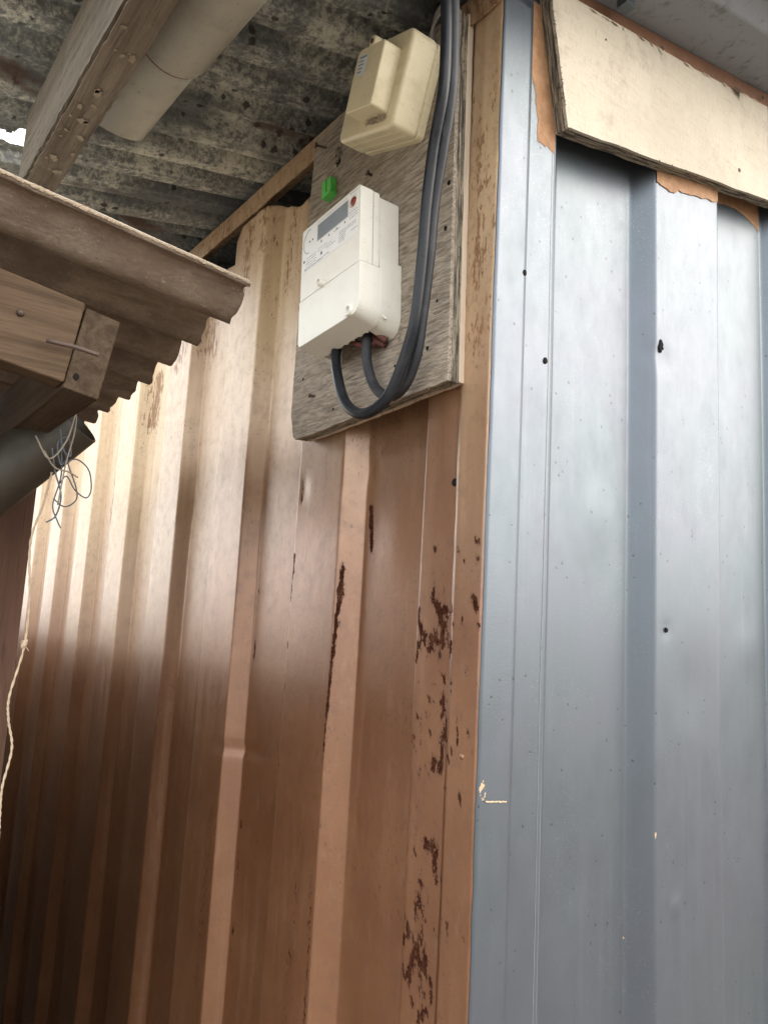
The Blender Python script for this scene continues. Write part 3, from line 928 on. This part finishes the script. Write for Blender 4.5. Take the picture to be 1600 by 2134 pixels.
for k in range(4):
    x0 = PX + 0.004 + k * 0.0024
    off = (0.0008, 0.0002, 0.0011, 0.0003)[k]
    cy, cz = 0.17, 1.9
    q = [(p[0] + (off if p[0] < cy else -off), p[1] + (off if p[1] < cz else 0)) for p in ol2]
    core.prism(q, x0, x0 + 0.0024, fx)
core.build('ply_core', M['boardedge'], board)
MB().prism([(p[0] + (0.0002 if p[0] < .1 else -0.001), p[1] + 0.0015) for p in ol2], PX + 0.0136, -0.0015, fx).build('back_layer', M['batten'], board)
# loose bits and fixings
def screw_out(name, y_, z_, dirv, L, r, hr, parent, mat, x0=PX):
    dv = Vector(dirv).normalized()
    m = Matrix.Translation((x0, y_, z_)) @ dv.to_track_quat('Z', 'Y').to_matrix().to_4x4()
    mb_ = MB().lathe([(r * .8, -0.002), (r, 0.0), (r, L * .75), (hr * .55, L * .88), (hr, L), (hr, L + 0.0008), (hr * .3, L + 0.0010)], m, 12)
    return mb_.build(name, mat, parent)
screw_out('screw', 0.2745, 2.0665, (-1, 0.55, 0.15), 0.013, .0013, .0040, board, M['steel'])
screw_out('screw', 0.1738, 1.9829, (-1, 0.1, 0.2), 0.005, .0016, .0034, board, M['steel'])
screw_out('screw', 0.2613, 1.7533, (-1, 0.5, 0.0), 0.006, .0016, .0028, board, M['steel'])
for (y_, z_, r_) in ((0.2448, 2.0328, .0036), (0.0733, 1.7537, .0030), (0.0428, 1.9138, .0018), (0.0447, 1.8688, .0018), (0.112, 1.752, .0012), (0.063, 1.757, .0016), (0.052, 1.80, .001), (0.2, 1.95, .0012), (0.235, 1.96, .001), (0.22, 1.73, .0012), (0.29, 1.78, .0012)):
    nail_hole('screw_hole', (PX - 0.0002, y_, z_), (-1, 0, 0), r_, board, r_ > .0025)
sp = MB()
for i in range(26):
    a = Vector((PX - 0.0003, 0.2448 + random.uniform(-.010, .008), 2.040 + random.uniform(-.010, .014)))
    b = a + Vector((-random.uniform(.001, .004), random.uniform(-.004, .004), random.uniform(-.007, .004)))
    sp.tube([a, b], [0.0007, 0.0002], 4, 1)
for i in range(60):
    t = random.random()
    a = Vector((PX + random.uniform(0.001, 0.018), 0.035 + t * 0.26, 1.7193 - 0.01 * t))
    b = a + Vector((random.uniform(-.002, .002), random.uniform(-.004, .004), -random.uniform(.0005, .0022)))
    sp.tube([a, b], [0.0006, 0.0002], 4, 1)
o = sp.build('splinters', M['board'], board)
o['kind'] = 'stuff'

# ================================================================== electricity meter
def panel_matrix(y_, z_, tilt, x_=PX):
    # local x = to the right as seen, y = up, z = out of the board
    c, s_ = math.cos(tilt), math.sin(tilt)
    rx = Vector((0, -c, s_))
    ry = Vector((0, s_, c))
    rz = Vector((-1, 0, 0))
    m = Matrix.Identity(4)
    for i in range(3):
        m[i][0], m[i][1], m[i][2] = rx[i], ry[i], rz[i]
    m.translation = Vector((x_, y_, z_))
    return m

meter = empty('electricity_meter', mat=panel_matrix(0.1625, 1.789, rad(4)), label='white plastic prepaid electricity meter with grey display on the weathered board', cat='electricity meter')
# lower terminal cover, full depth, open underneath for the cables
mb = MB()
def drop(p):
    return (p[0], p[1] - max(0.0, (.022 - p[1]) / .022) * 0.26 * (.050 - p[2]), p[2])
mb.prism(rrect(-.0565, 0, .0565, .0518, (.006, .013, 0.0005, 0.0005), 7), 0.024, 0.050, drop)
o = mb.build('terminal_cover', M['meter'], meter, 0.0042, 4)
sk = MB()
sk.prism(rrect(.034, .0012, .0568, .062, (.001, .014, .0006, 0.0005), 7), 0.0, 0.0260, drop)
sk.prism(rrect(-.0568, .0005, -.046, .062, (.004, .001, .0005, .0006), 4), 0.0, 0.0260, drop)
sk.prism(rrect(-.0470, .030, .0350, .0615, (0, 0, 0, 0)), 0.0005, 0.0258)
sk.build('cover_skirt', M['meter'], meter, 0.0012, 2)
MB().box((-.046, .0285, .0008), (.034, .0300, .0240)).build('terminal_cavity', M['hole'], meter)
# ragged break-out edge of the cable opening
bo = MB()
for i in range(7):
    w_ = -.040 + i * .012
    bo.box((w_, -.0068, .0225), (w_ + random.uniform(.002, .005), -.004, .0245 - random.uniform(0, .0006)))
bo.build('cover_tab', M['meter'], meter)
# upper case: front shell, mid band, slimmer back
MB().prism(rrect(-.0550, .0524, .0550, .1348, (0.0004, 0.0004, .0035, .0035), 4), 0.0345, 0.0498).build('front_shell', M['meter'], meter, 0.0028, 3)
MB().prism(rrect(-.0548, .0526, .0548, .1340, (0, 0, .003, .003), 4), 0.0262, 0.0338).build('middle_band', M['meter'], meter, 0.0012, 2)
MB().prism(rrect(-.0530, .0625, .0530, .1315, (0, 0, .003, .003), 4), 0.0005, 0.0268).build('back_case', M['meter'], meter, 0.0012, 2)
MB().prism(rrect(-.0541, .053, .0541, .1335, (0, 0, .003, .003), 4), 0.0330, 0.0350).build('case_seam', M['groove'], meter)
MB().box((-.0556, .05165, .026), (.0556, .05245, .0488)).build('cover_seam', M['groove'], meter)
# printed face
MB().prism(rrect(-.0515, .0835, .0520, .1322, (.001, .001, .002, .002), 3), 0.0497, 0.04995).build('face_label', M['label'], meter)
fr_ = MB()
MB().prism(rrect(-.0222, .1098, .0330, .1268, (.0006,) * 4, 2), 0.0499, 0.05006).build('display', M['lcd'], meter)
for a, b in (((-.0232, .1266), (.0340, .1278)), ((-.0232, .1088), (.0340, .1098)), ((-.0232, .1098), (-.0222, .1268)), ((.0330, .1098), (.0340, .1268))):
    fr_.box((a[0], a[1], .0499), (b[0], b[1], .0503))
fr_.build('display_frame', M['groove'] if False else mat_flat('display_frame_grey', (0.40, 0.41, 0.41), 0.5), meter)
mz = lambda w_, h_, d_: Matrix.Translation((w_, h_, d_))
MB().lathe([(.0082, 0), (.0082, .0006), (.0068, .0012), (.0055, .0004), (.0055, 0)], mz(.0430, .1205, .0499), 26).build('button_ring', M['meter'], meter)
MB().lathe([(.0048, 0), (.0048, .0012), (.0040, .0020), (.0010, .0022)], mz(.0445, .1198, .0499), 22).build('red_button', M['red'], meter)
# optical port arc on the left
arc = [(-.0286 - .0085, .1296), (-.0414, .1299), (-.0470, .1265), (-.0502, .1210), (-.0508, .1150), (-.0492, .1090), (-.0450, .1045), (-.0400, .1036)]
MB().tube([(p[0], p[1], .0499) for p in arc], .0006, 6, 5).build('port_rim', mat_flat('rim_grey', (0.45, 0.44, 0.40), 0.5), meter)
dots = MB()
for w_ in (-.0387, -.0327):
    dots.box((w_ - .0009, .1148, .0499), (w_ + .0009, .1168, .0502))
dots.build('port_led', M['groove'], meter)
for w_ in (-.0152, -.0006, .0139, .0286):
    MB().box((w_ - .0011, .1043, .0499), (w_ + .0011, .1065, .05015)).build('key_mark', M['print'], meter)
pr = MB()
def dash(w0, w1, h_, th=.0005):
    w_ = w0
    while w_ < w1:
        L = random.uniform(.0015, .005)
        pr.box((w_, h_, .0499), (min(w_ + L, w1), h_ + th * random.uniform(.7, 1.2), .05008))
        w_ += L + random.uniform(.0006, .0012)
dash(-.0234, .0324, .1302); dash(.0371, .0505, .1312)
for k in range(4):
    dash(-.0450, -.0250, .0975 - k * .0031)
dash(-.0480, .0, .0858, .0007); dash(-.0480, -.012, .0846, .0005)
for k in range(6):
    dash(.0185, .0185 + (.03, .030, .012, .011, .012, .010)[k], .0985 - k * .0022)
dash(.0085, .0190, .1043); dash(-.0215, -.004, .0985); dash(-.0210, .0050, .0958, .0004); dash(-.006, .012, .0930)
for k in range(3):
    dash(.0363, .0515, .1105 - k * .0030)
dash(.0400, .0510, .0905)
pr.build('printed_text', M['print'], meter)
for (w_, h_, r_) in ((-.0491, .0963, .0017), (-.0145, .0915, .0019)):
    MB().lathe([(r_, 0), (r_, .0002)], mz(w_, h_, .0499), 14).build('print_emblem', M['print'], meter)
# sealing screw bosses
def boss(w_, h_, d_, r_, L, ri):
    o_ = MB().lathe([(r_, 0), (r_, L), (r_ * .93, L + .0006), (ri, L + .0006), (ri, L - .003)], mz(w_, h_, d_), 22, cap=False).build('screw_boss', M['meter'], meter)
    MB().lathe([(ri, 0), (ri, .0002)], mz(w_, h_, d_ + L - .0028), 18).build('boss_hole', M['groove'], o_)
    return o_
boss(-.0088, .0545, .0488, .0040, .0075, .0026)
boss(.0405, .0052, .0440, .0058, .0085, .0036)
MB().tube([(.0535, .006, .0215), (.0555, .0020, .020), (.0568, .0008, .018)], .0011, 6, 3).build('cover_lug', M['meter'], meter)
# corroded lugs in the opening
for k, pts in enumerate(([(-.010, .012, .017), (.000, .004, .016), (.012, -.003, .013), (.022, -.004, .009), (.029, .000, .006)],
                         [(.022, .014, .016), (.030, .007, .013), (.036, .000, .010), (.041, -.006, .006)], [(.014, .016, .012), (.020, .006, .010), (.030, -.004, .006), (.036, -.008, .004)])):
    MB().tube([(p[0], p[1] - .0075, p[2]) for p in pts], [.0030, .0034, .0034, .0030], 9, 5, 0.05).build('bare_lug', M['copper'], meter)

# ================================================================== fuse box (cutout), hung crooked
fuse = empty('fuse_box', mat=panel_matrix(0.0850, 1.9755, rad(-18)), label='beige plastic fuse box hanging crooked above the meter', cat='fuse box')
# local x here runs right; the box spans x from -0.102 to 0
MB().prism(rrect(-.1005, .001, -.0005, .0945, (.006, .006, .008, .010), 5), 0.0, 0.0085).build('base', M['beige'], fuse, 0.0012, 2)
MB().prism(rrect(-.1020, .000, .0006, .0950, (.007, .007, .009, .012), 6), 0.0088, 0.0405).build('cover', M['beige'], fuse, 0.0042, 4)
MB().prism(rrect(-.1000, .0022, -.0018, .0935, (.006, .006, .008, .010), 5), 0.0080, 0.0095).build('cover_gap', M['beige'], fuse)
rb = MB()
rb.box((-.096, -.0005, .0185), (-.004, .001, .0192))
rb.box((-.096, -.0005, .0285), (-.004, .001, .0290))
rb.build('moulding_line', M['beige'], fuse)
MB().prism(rrect(-.0600, .0140, -.0120, .0760, (.0015, .003, .004, .008), 5), 0.0400, 0.0610).build('fuse_carrier', M['beige'], fuse, 0.0022, 3)
MB().lathe([(.0060, 0), (.0060, .016), (.0052, .0175), (.0026, .0178), (.0022, .016)], Matrix.Translation((-.036, .0790, .0440)), 18).build('screw_ear', M['beige'], fuse)
MB().lathe([(.0026, 0), (.0026, .0012), (.001, .0016)], Matrix.Translation((-.036, .0790, .0610)), 12).build('screw', M['steel'], fuse)
st = MB().prism([(-.0545, .0495), (-.0395, .0480), (-.0385, .0680), (-.0535, .0695)], .06095, .06115).build('sticker', M['sticker'], fuse)
sp = MB()
for k, hh in enumerate((.0655, .0620, .0585, .0550, .0515)):
    L = (.0125, .0085, .0095, .0080, .0070)[k]
    sp.box((-.0530, hh, .06115), (-.0530 + L, hh + (.0015 if k else .0022), .06122))
sp.build('sticker_print', M['blueprint'], st)
# dusty cobweb on the ledge under the carrier
cw = MB()
for i in range(90):
    a = Vector((random.uniform(-.048, -.014), random.uniform(.008, .0145), .0408))
    b = a + Vector((random.uniform(-.006, .006), random.uniform(-.003, .003), random.uniform(0, .004)))
    cw.tube([a, b], .00035, 4, 1)
o = cw.build('cobweb', M['dust'], fuse)
o['kind'] = 'stuff'

# ================================================================== green clip between board and meter
clip = empty('plastic_clip', mat=panel_matrix(0.2515, 1.9905, rad(8)), label='small bright green plastic clip standing on top of the meter', cat='clip')
MB().prism(rrect(-.0105, .002, -.0018, .0235, (.001,) * 4, 2), .000, .0085).build('tab', M['green'], clip, 0.0012, 2)
MB().prism(rrect(-.0010, .002, .0080, .0230, (.001,) * 4, 2), .000, .0080).build('tab', M['green'], clip, 0.0012, 2)
MB().box((-.009, .0025, .0), (.007, .0215, .0066)).build('web', M['green'], clip)
MB().prism(rrect(-.0085, -.001, .0095, .0030, (.0015, .0015, .0005, .0005), 3), .0, .0105).build('foot', M['green'], clip, 0.0006, 2)

# ================================================================== cables
CA = [(-0.085, -0.004, 2.30), (-0.080, -0.003, 2.15), (-0.075, -0.0026, 2.0716), (-0.07, -0.0009, 2.019), (-0.066, 0.0042, 1.9684), (-0.06, 0.0212, 1.9249), (-0.055, 0.0337, 1.8774), (-0.052, 0.0403, 1.826), (-0.05, 0.0484, 1.7748),
      (-0.05, 0.0602, 1.7421), (-0.052, 0.0764, 1.7116), (-0.054, 0.0947, 1.699), (-0.056, 0.1188, 1.6977), (-0.055, 0.1466, 1.715), (-0.052, 0.1673, 1.744), (-0.047, 0.1832, 1.7745), (-0.038, 0.190, 1.7983), (-0.036, 0.188, 1.815)]
CB = [(-0.078, -0.0055, 2.30), (-0.073, -0.005, 2.15), (-0.068, -0.0047, 2.0744), (-0.063, -0.0023, 2.022), (-0.058, 0.0027, 1.9715), (-0.052, 0.0175, 1.9266), (-0.047, 0.0327, 1.8801), (-0.043, 0.0412, 1.8294), (-0.04, 0.0513, 1.7787),
      (-0.038, 0.0595, 1.745), (-0.036, 0.0763, 1.7221), (-0.036, 0.0977, 1.7152), (-0.036, 0.1219, 1.7276), (-0.038, 0.1345, 1.7491), (-0.038, 0.1404, 1.7717), (-0.036, 0.142, 1.815)]
tag(MB().tube(CA, .0054, 16, 10).build('power_cable', M['cable'], smooth=True), 'smooth dark grey cable looping lowest below the meter and rising past the fuse box', 'cable', 'power cables to the meter')
tag(MB().tube(CB, .0051, 16, 10, 0.02).build('power_cable', M['cable2'], smooth=True), 'dusty grey cable behind the front one, entering the meter near its middle', 'cable', 'power cables to the meter')
wires = empty('thin_wires', (0, 0, 0), label='three thin grey wires running from behind the fuse box up to the roof corner', cat='wires')
for k, (a, b) in enumerate(((0, 0), (.006, .004), (.012, .009))):
    pts = [(-.020, .085 - a * .3, 2.058 + b), (-.030, .070 - a * .3, 2.090 + b), (-.026, .048 - a * .5, 2.105 + b), (-.018, .020, 2.112 + b * .6), (-.012, -.008, 2.125 + b * .5), (-.010, -.03, 2.16)]
    MB().tube(pts, .0017, 8, 8).build('wire', M['thin'], wires, smooth=True)

# ================================================================== beam, purlin and drain pipe under the roof overhang
bm_ = MB()
beam = empty('roof_beam', (0, 0, 0))
beam.parent = kiosk
beam['label'] = 'rough grey timber beam under the mouldy roof overhang'
def bar(path, w_, h_):
    vs, fs = [], []
    for (x_, y_, z_) in path:
        j = lambda: random.uniform(-.0006, .0006)
        vs += [(x_ + j(), y_, z_ + j()), (x_ + w_ + j(), y_, z_ + j()), (x_ + w_ + j(), y_, z_ + h_), (x_ + j(), y_, z_ + h_)]
    n = len(path)
    for i in range(n - 1):
        for k in range(4):
            fs.append((4 * i + k, 4 * i + (k + 1) % 4, 4 * i + 4 + (k + 1) % 4, 4 * i + 4 + k))
    fs += [(3, 2, 1, 0), tuple(4 * (n - 1) + k for k in range(4))]
    return vs, fs
path = [(-0.3145 - 0.008 * t, -0.12 + 0.54 * t, 1.955 - 0.0 * t) for t in np.linspace(0, 1, 60)]
v_, f_ = bar(path, 0.030, 0.092)
o = MB().add(v_, f_).build('timber', M['beam'], beam)
# rough-sawn left face, own thin slab, colour darkened to offset the sky light
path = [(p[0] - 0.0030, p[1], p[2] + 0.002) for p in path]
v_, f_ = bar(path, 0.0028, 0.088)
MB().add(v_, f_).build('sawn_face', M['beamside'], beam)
sp = MB()
for i in range(26):
    y_ = random.uniform(-0.02, 0.38)
    t = (y_ + 0.12) / 0.54
    cx_ = -0.3145 - 0.008 * t + random.uniform(.004, .027)
    r_ = random.choice((.0009, .0014, .002, .003, .0045)) * random.uniform(.8, 1.1)
    n = 26
    r1, r2, r3 = (random.uniform(0, 6.28) for _ in range(3))
    wob_ = [1 + .25 * math.sin(2 * math.pi * k / n * 2 + r1) + .15 * math.sin(2 * math.pi * k / n * 5 + r2) + .12 * math.sin(2 * math.pi * k / n * 9 + r3) for k in range(n)]
    sp.add([(cx_ + r_ * math.cos(2 * math.pi * k / n) * wob_[k], y_ + 1.3 * r_ * math.sin(2 * math.pi * k / n) * wob_[k], 1.9538) for k in range(n)], [tuple(range(n))])
o = sp.build('paint_spatter', mat_flat('pale_spatter', (0.26, 0.21, 0.155), 0.9, var=0.6), beam)
o['kind'] = 'stuff'
MB().box((-0.41, 0.150, 1.992), (-0.325, 0.205, 2.045), Matrix.Translation((0, 0, 0.06)) @ Matrix.Rotation(rad(-11), 4, 'Y')).build('purlin', M['darkwood'], kiosk)

pipe = empty('drain_pipe', (-0.235, 0.0, 2.02), label='grey plastic drain pipe tucked between the timber beam and the mouldy roof', cat='pipe')
def pipe_seg(name, y0, y1, r, x0, x1, z0, z1, mat, wall=.0022, slant=0.0):
    vs, fs = [], []
    n = 40
    stn = [(y0, r), (y1, r), (y1, r - wall), (y0, r - wall)]
    for (yy_, rr) in stn:
        t = (yy_ - y0) / (y1 - y0)
        for k in range(n):
            a = 2 * math.pi * k / n
            vs.append((x0 + (x1 - x0) * t + rr * math.cos(a) + 0.235, yy_ + (slant * math.sin(a) if yy_ == y1 else 0), z0 + (z1 - z0) * t + rr * math.sin(a) - 2.02))
    for i in range(4):
        for k in range(n):
            k2 = (k + 1) % n
            j = (i + 1) % 4
            fs.append((i * n + k, i * n + k2, j * n + k2, j * n + k))
    return MB().add(vs, fs, True).build(name, mat, pipe)
pipe_seg('pipe_socket', -0.12, 0.186, .0362, -0.2310, -0.2455, 2.033, 2.033, M['pvc'])
pipe_seg('pipe_length', 0.140, 0.350, .0325, -0.2440, -0.2500, 2.034, 2.034, M['pvc'], slant=0.030)
pipe_seg('sealant_ring', 0.1855, 0.1890, .0352, -0.2455, -0.2456, 2.033, 2.033, M['seal'])

# ================================================================== neighbouring stall
stall = empty('neighbour_stall', (-0.6, 0.2, 0), label='old timber stall with corrugated roof beside the brown wall', cat='stall')
stall_o = Vector((-0.6, 0.2, 0))
class SMB(MB):
    def build(self, name, mat, parent=None, *a, **k):
        if parent is stall:
            self.v = [tuple(Vector(p) - stall_o) for p in self.v]
        return super().build(name, mat, parent, *a, **k)

ys = np.concatenate([np.arange(0.178, 0.86, 0.004)])
xs = np.concatenate([[-1.7, -1.3, -1.0, -0.8], np.arange(-0.62, -0.152, 0.008), [-0.150]])
Xg, Yg = np.meshgrid(xs, ys)
base = 1.8065 - 0.055 * np.clip(ys - 0.222, 0, 0.4)
cor = -0.0115 * np.cos(2 * np.pi * (ys - 0.222) / 0.0745)
cor = np.where(ys < 0.195, cor + (0.195 - ys) * 0.1, cor)
ragged = 0.003 * vnoise(ys * 70, ys * 0, 41) + 0.002 * vnoise(ys * 200, ys * 0, 42)
Xg = Xg + np.where(Xg > -0.151, ragged[:, None], 0)
Zg = (base + cor)[:, None] + 0.10 * (-0.15 - Xg) + 0.001 * vnoise(Xg * 20, Yg * 20, 43)
sh = grid('roof_sheet', Xg - stall_o.x, Yg - stall_o.y, Zg, M['asb'], stall, None, None, thick=0.0058)
sh['label'] = 'dusty brown corrugated sheet with broken eave edge'
lip = MB()
vs, fs = [], []
xs_c = np.arange(-0.150, -0.64, -0.0011)
nr = 9
for i, x_ in enumerate(xs_c):
    zc = 1.8065 + 0.0115 * 0.85 + 0.10 * (-0.15 - x_) + 0.0024
    big = 0.0009 * float(vnoise(np.array(x_ * 130), np.array(0.3), 51)) + 0.0006 * float(vnoise(np.array(x_ * 420), np.array(0.3), 52))
    for k in range(nr):
        a_ = 2 * math.pi * k / nr
        rr = max(0.0004, 0.0015 + 1.1 * big + random.uniform(-.0005, .0005))
        vs.append((x_ + random.uniform(-.0004, .0004) - stall_o.x, 0.1775 + rr * 0.7 * math.cos(a_) - stall_o.y, zc + rr * math.sin(a_)))
for i in range(len(xs_c) - 1):
    for k in range(nr):
        k2 = (k + 1) % nr
        fs.append((i * nr + k, i * nr + k2, (i + 1) * nr + k2, (i + 1) * nr + k))
lip.add(vs, fs)
o = lip.build('dirt_crust', mat_flat('pale_crust', (0.36, 0.295, 0.22), 1.0, spec=0.05), stall)
o['kind'] = 'stuff'
# rafter board facing the street, and the wall plate whose end shows beside it
rot = Matrix.Translation((-0.30, 0.2, 1.72)) @ Matrix.Rotation(rad(8), 4, 'Y') @ Matrix.Translation((0.30, -0.2, -1.72))
SMB().box((-0.61, 0.186, 1.684), (-0.301, 0.212, 1.757), rot).build('rafter_board', M['oldwood'], stall, 0.002, 2)
SMB().box((-0.3000, 0.188, 1.678), (-0.2700, 0.84, 1.752), Matrix.Translation((-0.285, 0.2, 1.72)) @ Matrix.Rotation(rad(9), 4, 'Y') @ Matrix.Translation((0.285, -0.2, -1.72))).build('wall_plate', M['platewood'], stall, 0.0015, 2)
nl = MB().tube([Vector((-0.3245, 0.1780, 1.7135)) - stall_o, Vector((-0.305, 0.168, 1.7105)) - stall_o, Vector((-0.287, 0.164, 1.7075)) - stall_o], .0020, 8, 3)
nl.build('nail', M['steel'], stall)
m = Matrix.Translation(Vector((-0.345, 0.1850, 1.7330)) - stall_o) @ Matrix.Rotation(rad(90), 4, 'X')
MB().lathe([(.0032, -.001), (.0022, .0010), (.0006, .0026)], m, 9).build('bent_nail', M['steel'], stall)
nail_hole('screw_hole', Vector((-0.2965, 0.1875, 1.692)) - stall_o, (0, -1, 0), .0022, stall)
# corner post and low side wall
SMB().box((-0.325, 0.50, 0.0), (-0.2520, 0.56, 1.70)).build('corner_post', M['post'], stall)
SMB().box((-0.610, 0.555, 1.40), (-0.318, 0.570, 1.775)).build('shade_panel', M['dark'], stall)  # added dark panel, blocks light so the stall's cavity stays dark
SMB().box((-0.2820, 0.572, 0.0), (-0.2620, 9.0, 1.44)).build('low_shade_wall', M['dark'], stall)  # unseen wall, raised and drawn out long to darken the alley
SMB().box((-0.61, 0.50, 0.0), (-0.56, 0.55, 1.84)).build('back_post', M['post'], stall)

# ================================================================== broken gutter pipe below the stall roof
E0 = Vector((-0.2500, 0.370, 1.700))
dv = Vector((-0.52, 0.42, -0.62)).normalized()
gut = empty('gutter_pipe', E0, label='dark open-ended gutter pipe slanting under the stall roof', cat='gutter')
q = dv.to_track_quat('Z', 'Y').to_matrix().to_4x4()
mb = MB().lathe([(.0310, 0), (.0315, .0006), (.0315, .6), (.0290, .6), (.0290, .0006), (.0295, 0)], q, 40, cap=False)
n = 40
mb.f += [tuple(((5) * n + k, 5 * n + (k + 1) % n, (k + 1) % n, k)) for k in range(n)]
mb.s += [True] * n
mb.build('pipe_length', M['pvcdark'], gut)

# ================================================================== rope and string tangle
rope_pts = [(-0.2760, .325, 1.632), (-0.2800, .327, 1.600), (-0.2868, .33, 1.5615), (-0.2814, .33, 1.5065), (-0.2813, .33, 1.4611), (-0.2887, .33, 1.4166), (-0.2870, .33, 1.3947), (-0.2811, .33, 1.3684), (-0.2853, .33, 1.3343), (-0.2844, .33, 1.3088), (-0.283, .33, 1.27), (-0.284, .33, 1.1), (-0.283, .33, 0.9)]
rope = empty('rope', (-0.2760, .325, 1.632), label='frayed tan rope hanging with a knot at the dark alley edge', cat='rope')
ro = Vector((-0.2760, .325, 1.632))
Pp = spline(rope_pts, 14)
for k in range(2):
    tw = []
    for i, p in enumerate(Pp):
        a = i * 0.9 + k * math.pi
        tw.append(p - ro + Vector((math.cos(a), math.sin(a), 0)) * .0005)
    MB().tube(tw, .0008, 6, 1).build('strand', M['rope'], rope)
kn = MB()
kp = Vector((-0.2813, .33, 1.4650)) - ro
for i in range(7):
    a = kp + Vector((random.uniform(-.001, .001), random.uniform(-.001, .001), random.uniform(-.004, .003)))
    b = a + Vector((random.uniform(-.007, .005), random.uniform(-.004, .001), random.uniform(-.009, .001)))
    kn.tube([a, (a + b) / 2 + Vector((random.uniform(-.001, .001), 0, .0015)), b], [.0006, .0005, .0002], 5, 4)
kn.lathe([(.0008, -.005), (.0022, -.003), (.0026, .000), (.0021, .003), (.0008, .005)], Matrix.Translation(kp) @ Matrix.Rotation(.4, 4, 'Y'), 10)
kn.build('knot', M['rope'], rope)

tang = empty('string_tangle', (-0.272, .325, 1.655), label='tangle of thin blue-grey string hanging from the gutter pipe', cat='string')
to = Vector((-0.272, .325, 1.655))
loops = [
    ([(-.30, .30, 1.660), (-.286, .298, 1.640), (-.272, .300, 1.660), (-.264, .31, 1.690), (-.262, .315, 1.672), (-.266, .318, 1.640), (-.268, .322, 1.60)], .0008, 'string2'),
    ([(-.268, .322, 1.640), (-.256, .322, 1.648), (-.242, .325, 1.640), (-.236, .33, 1.622), (-.240, .33, 1.612), (-.252, .328, 1.618), (-.262, .325, 1.630), (-.268, .323, 1.622)], .0007, 'string'),
    ([(-.270, .322, 1.660), (-.262, .322, 1.640), (-.252, .325, 1.620), (-.250, .328, 1.608), (-.260, .328, 1.600), (-.272, .325, 1.606)], .0007, 'string'),
    ([(-.272, .322, 1.665), (-.268, .322, 1.630), (-.272, .324, 1.600), (-.266, .325, 1.585), (-.262, .325, 1.578)], .0007, 'string'),
    ([(-.280, .32, 1.655), (-.274, .321, 1.632), (-.266, .322, 1.610), (-.268, .324, 1.590), (-.276, .324, 1.582)], .0008, 'string'),
    ([(-.288, .315, 1.650), (-.276, .318, 1.636), (-.262, .321, 1.634), (-.252, .322, 1.630)], .0008, 'string2'),
    ([(-.275, .318, 1.675), (-.270, .318, 1.655), (-.262, .319, 1.650), (-.266, .320, 1.668), (-.275, .320, 1.660), (-.270, .320, 1.640), (-.264, .321, 1.648)], .0008, 'string'),
]
for pts, r_, mn in loops:
    MB().tube([Vector(p) - to for p in pts], r_, 6, 8).build('string_loop', M[mn], tang)
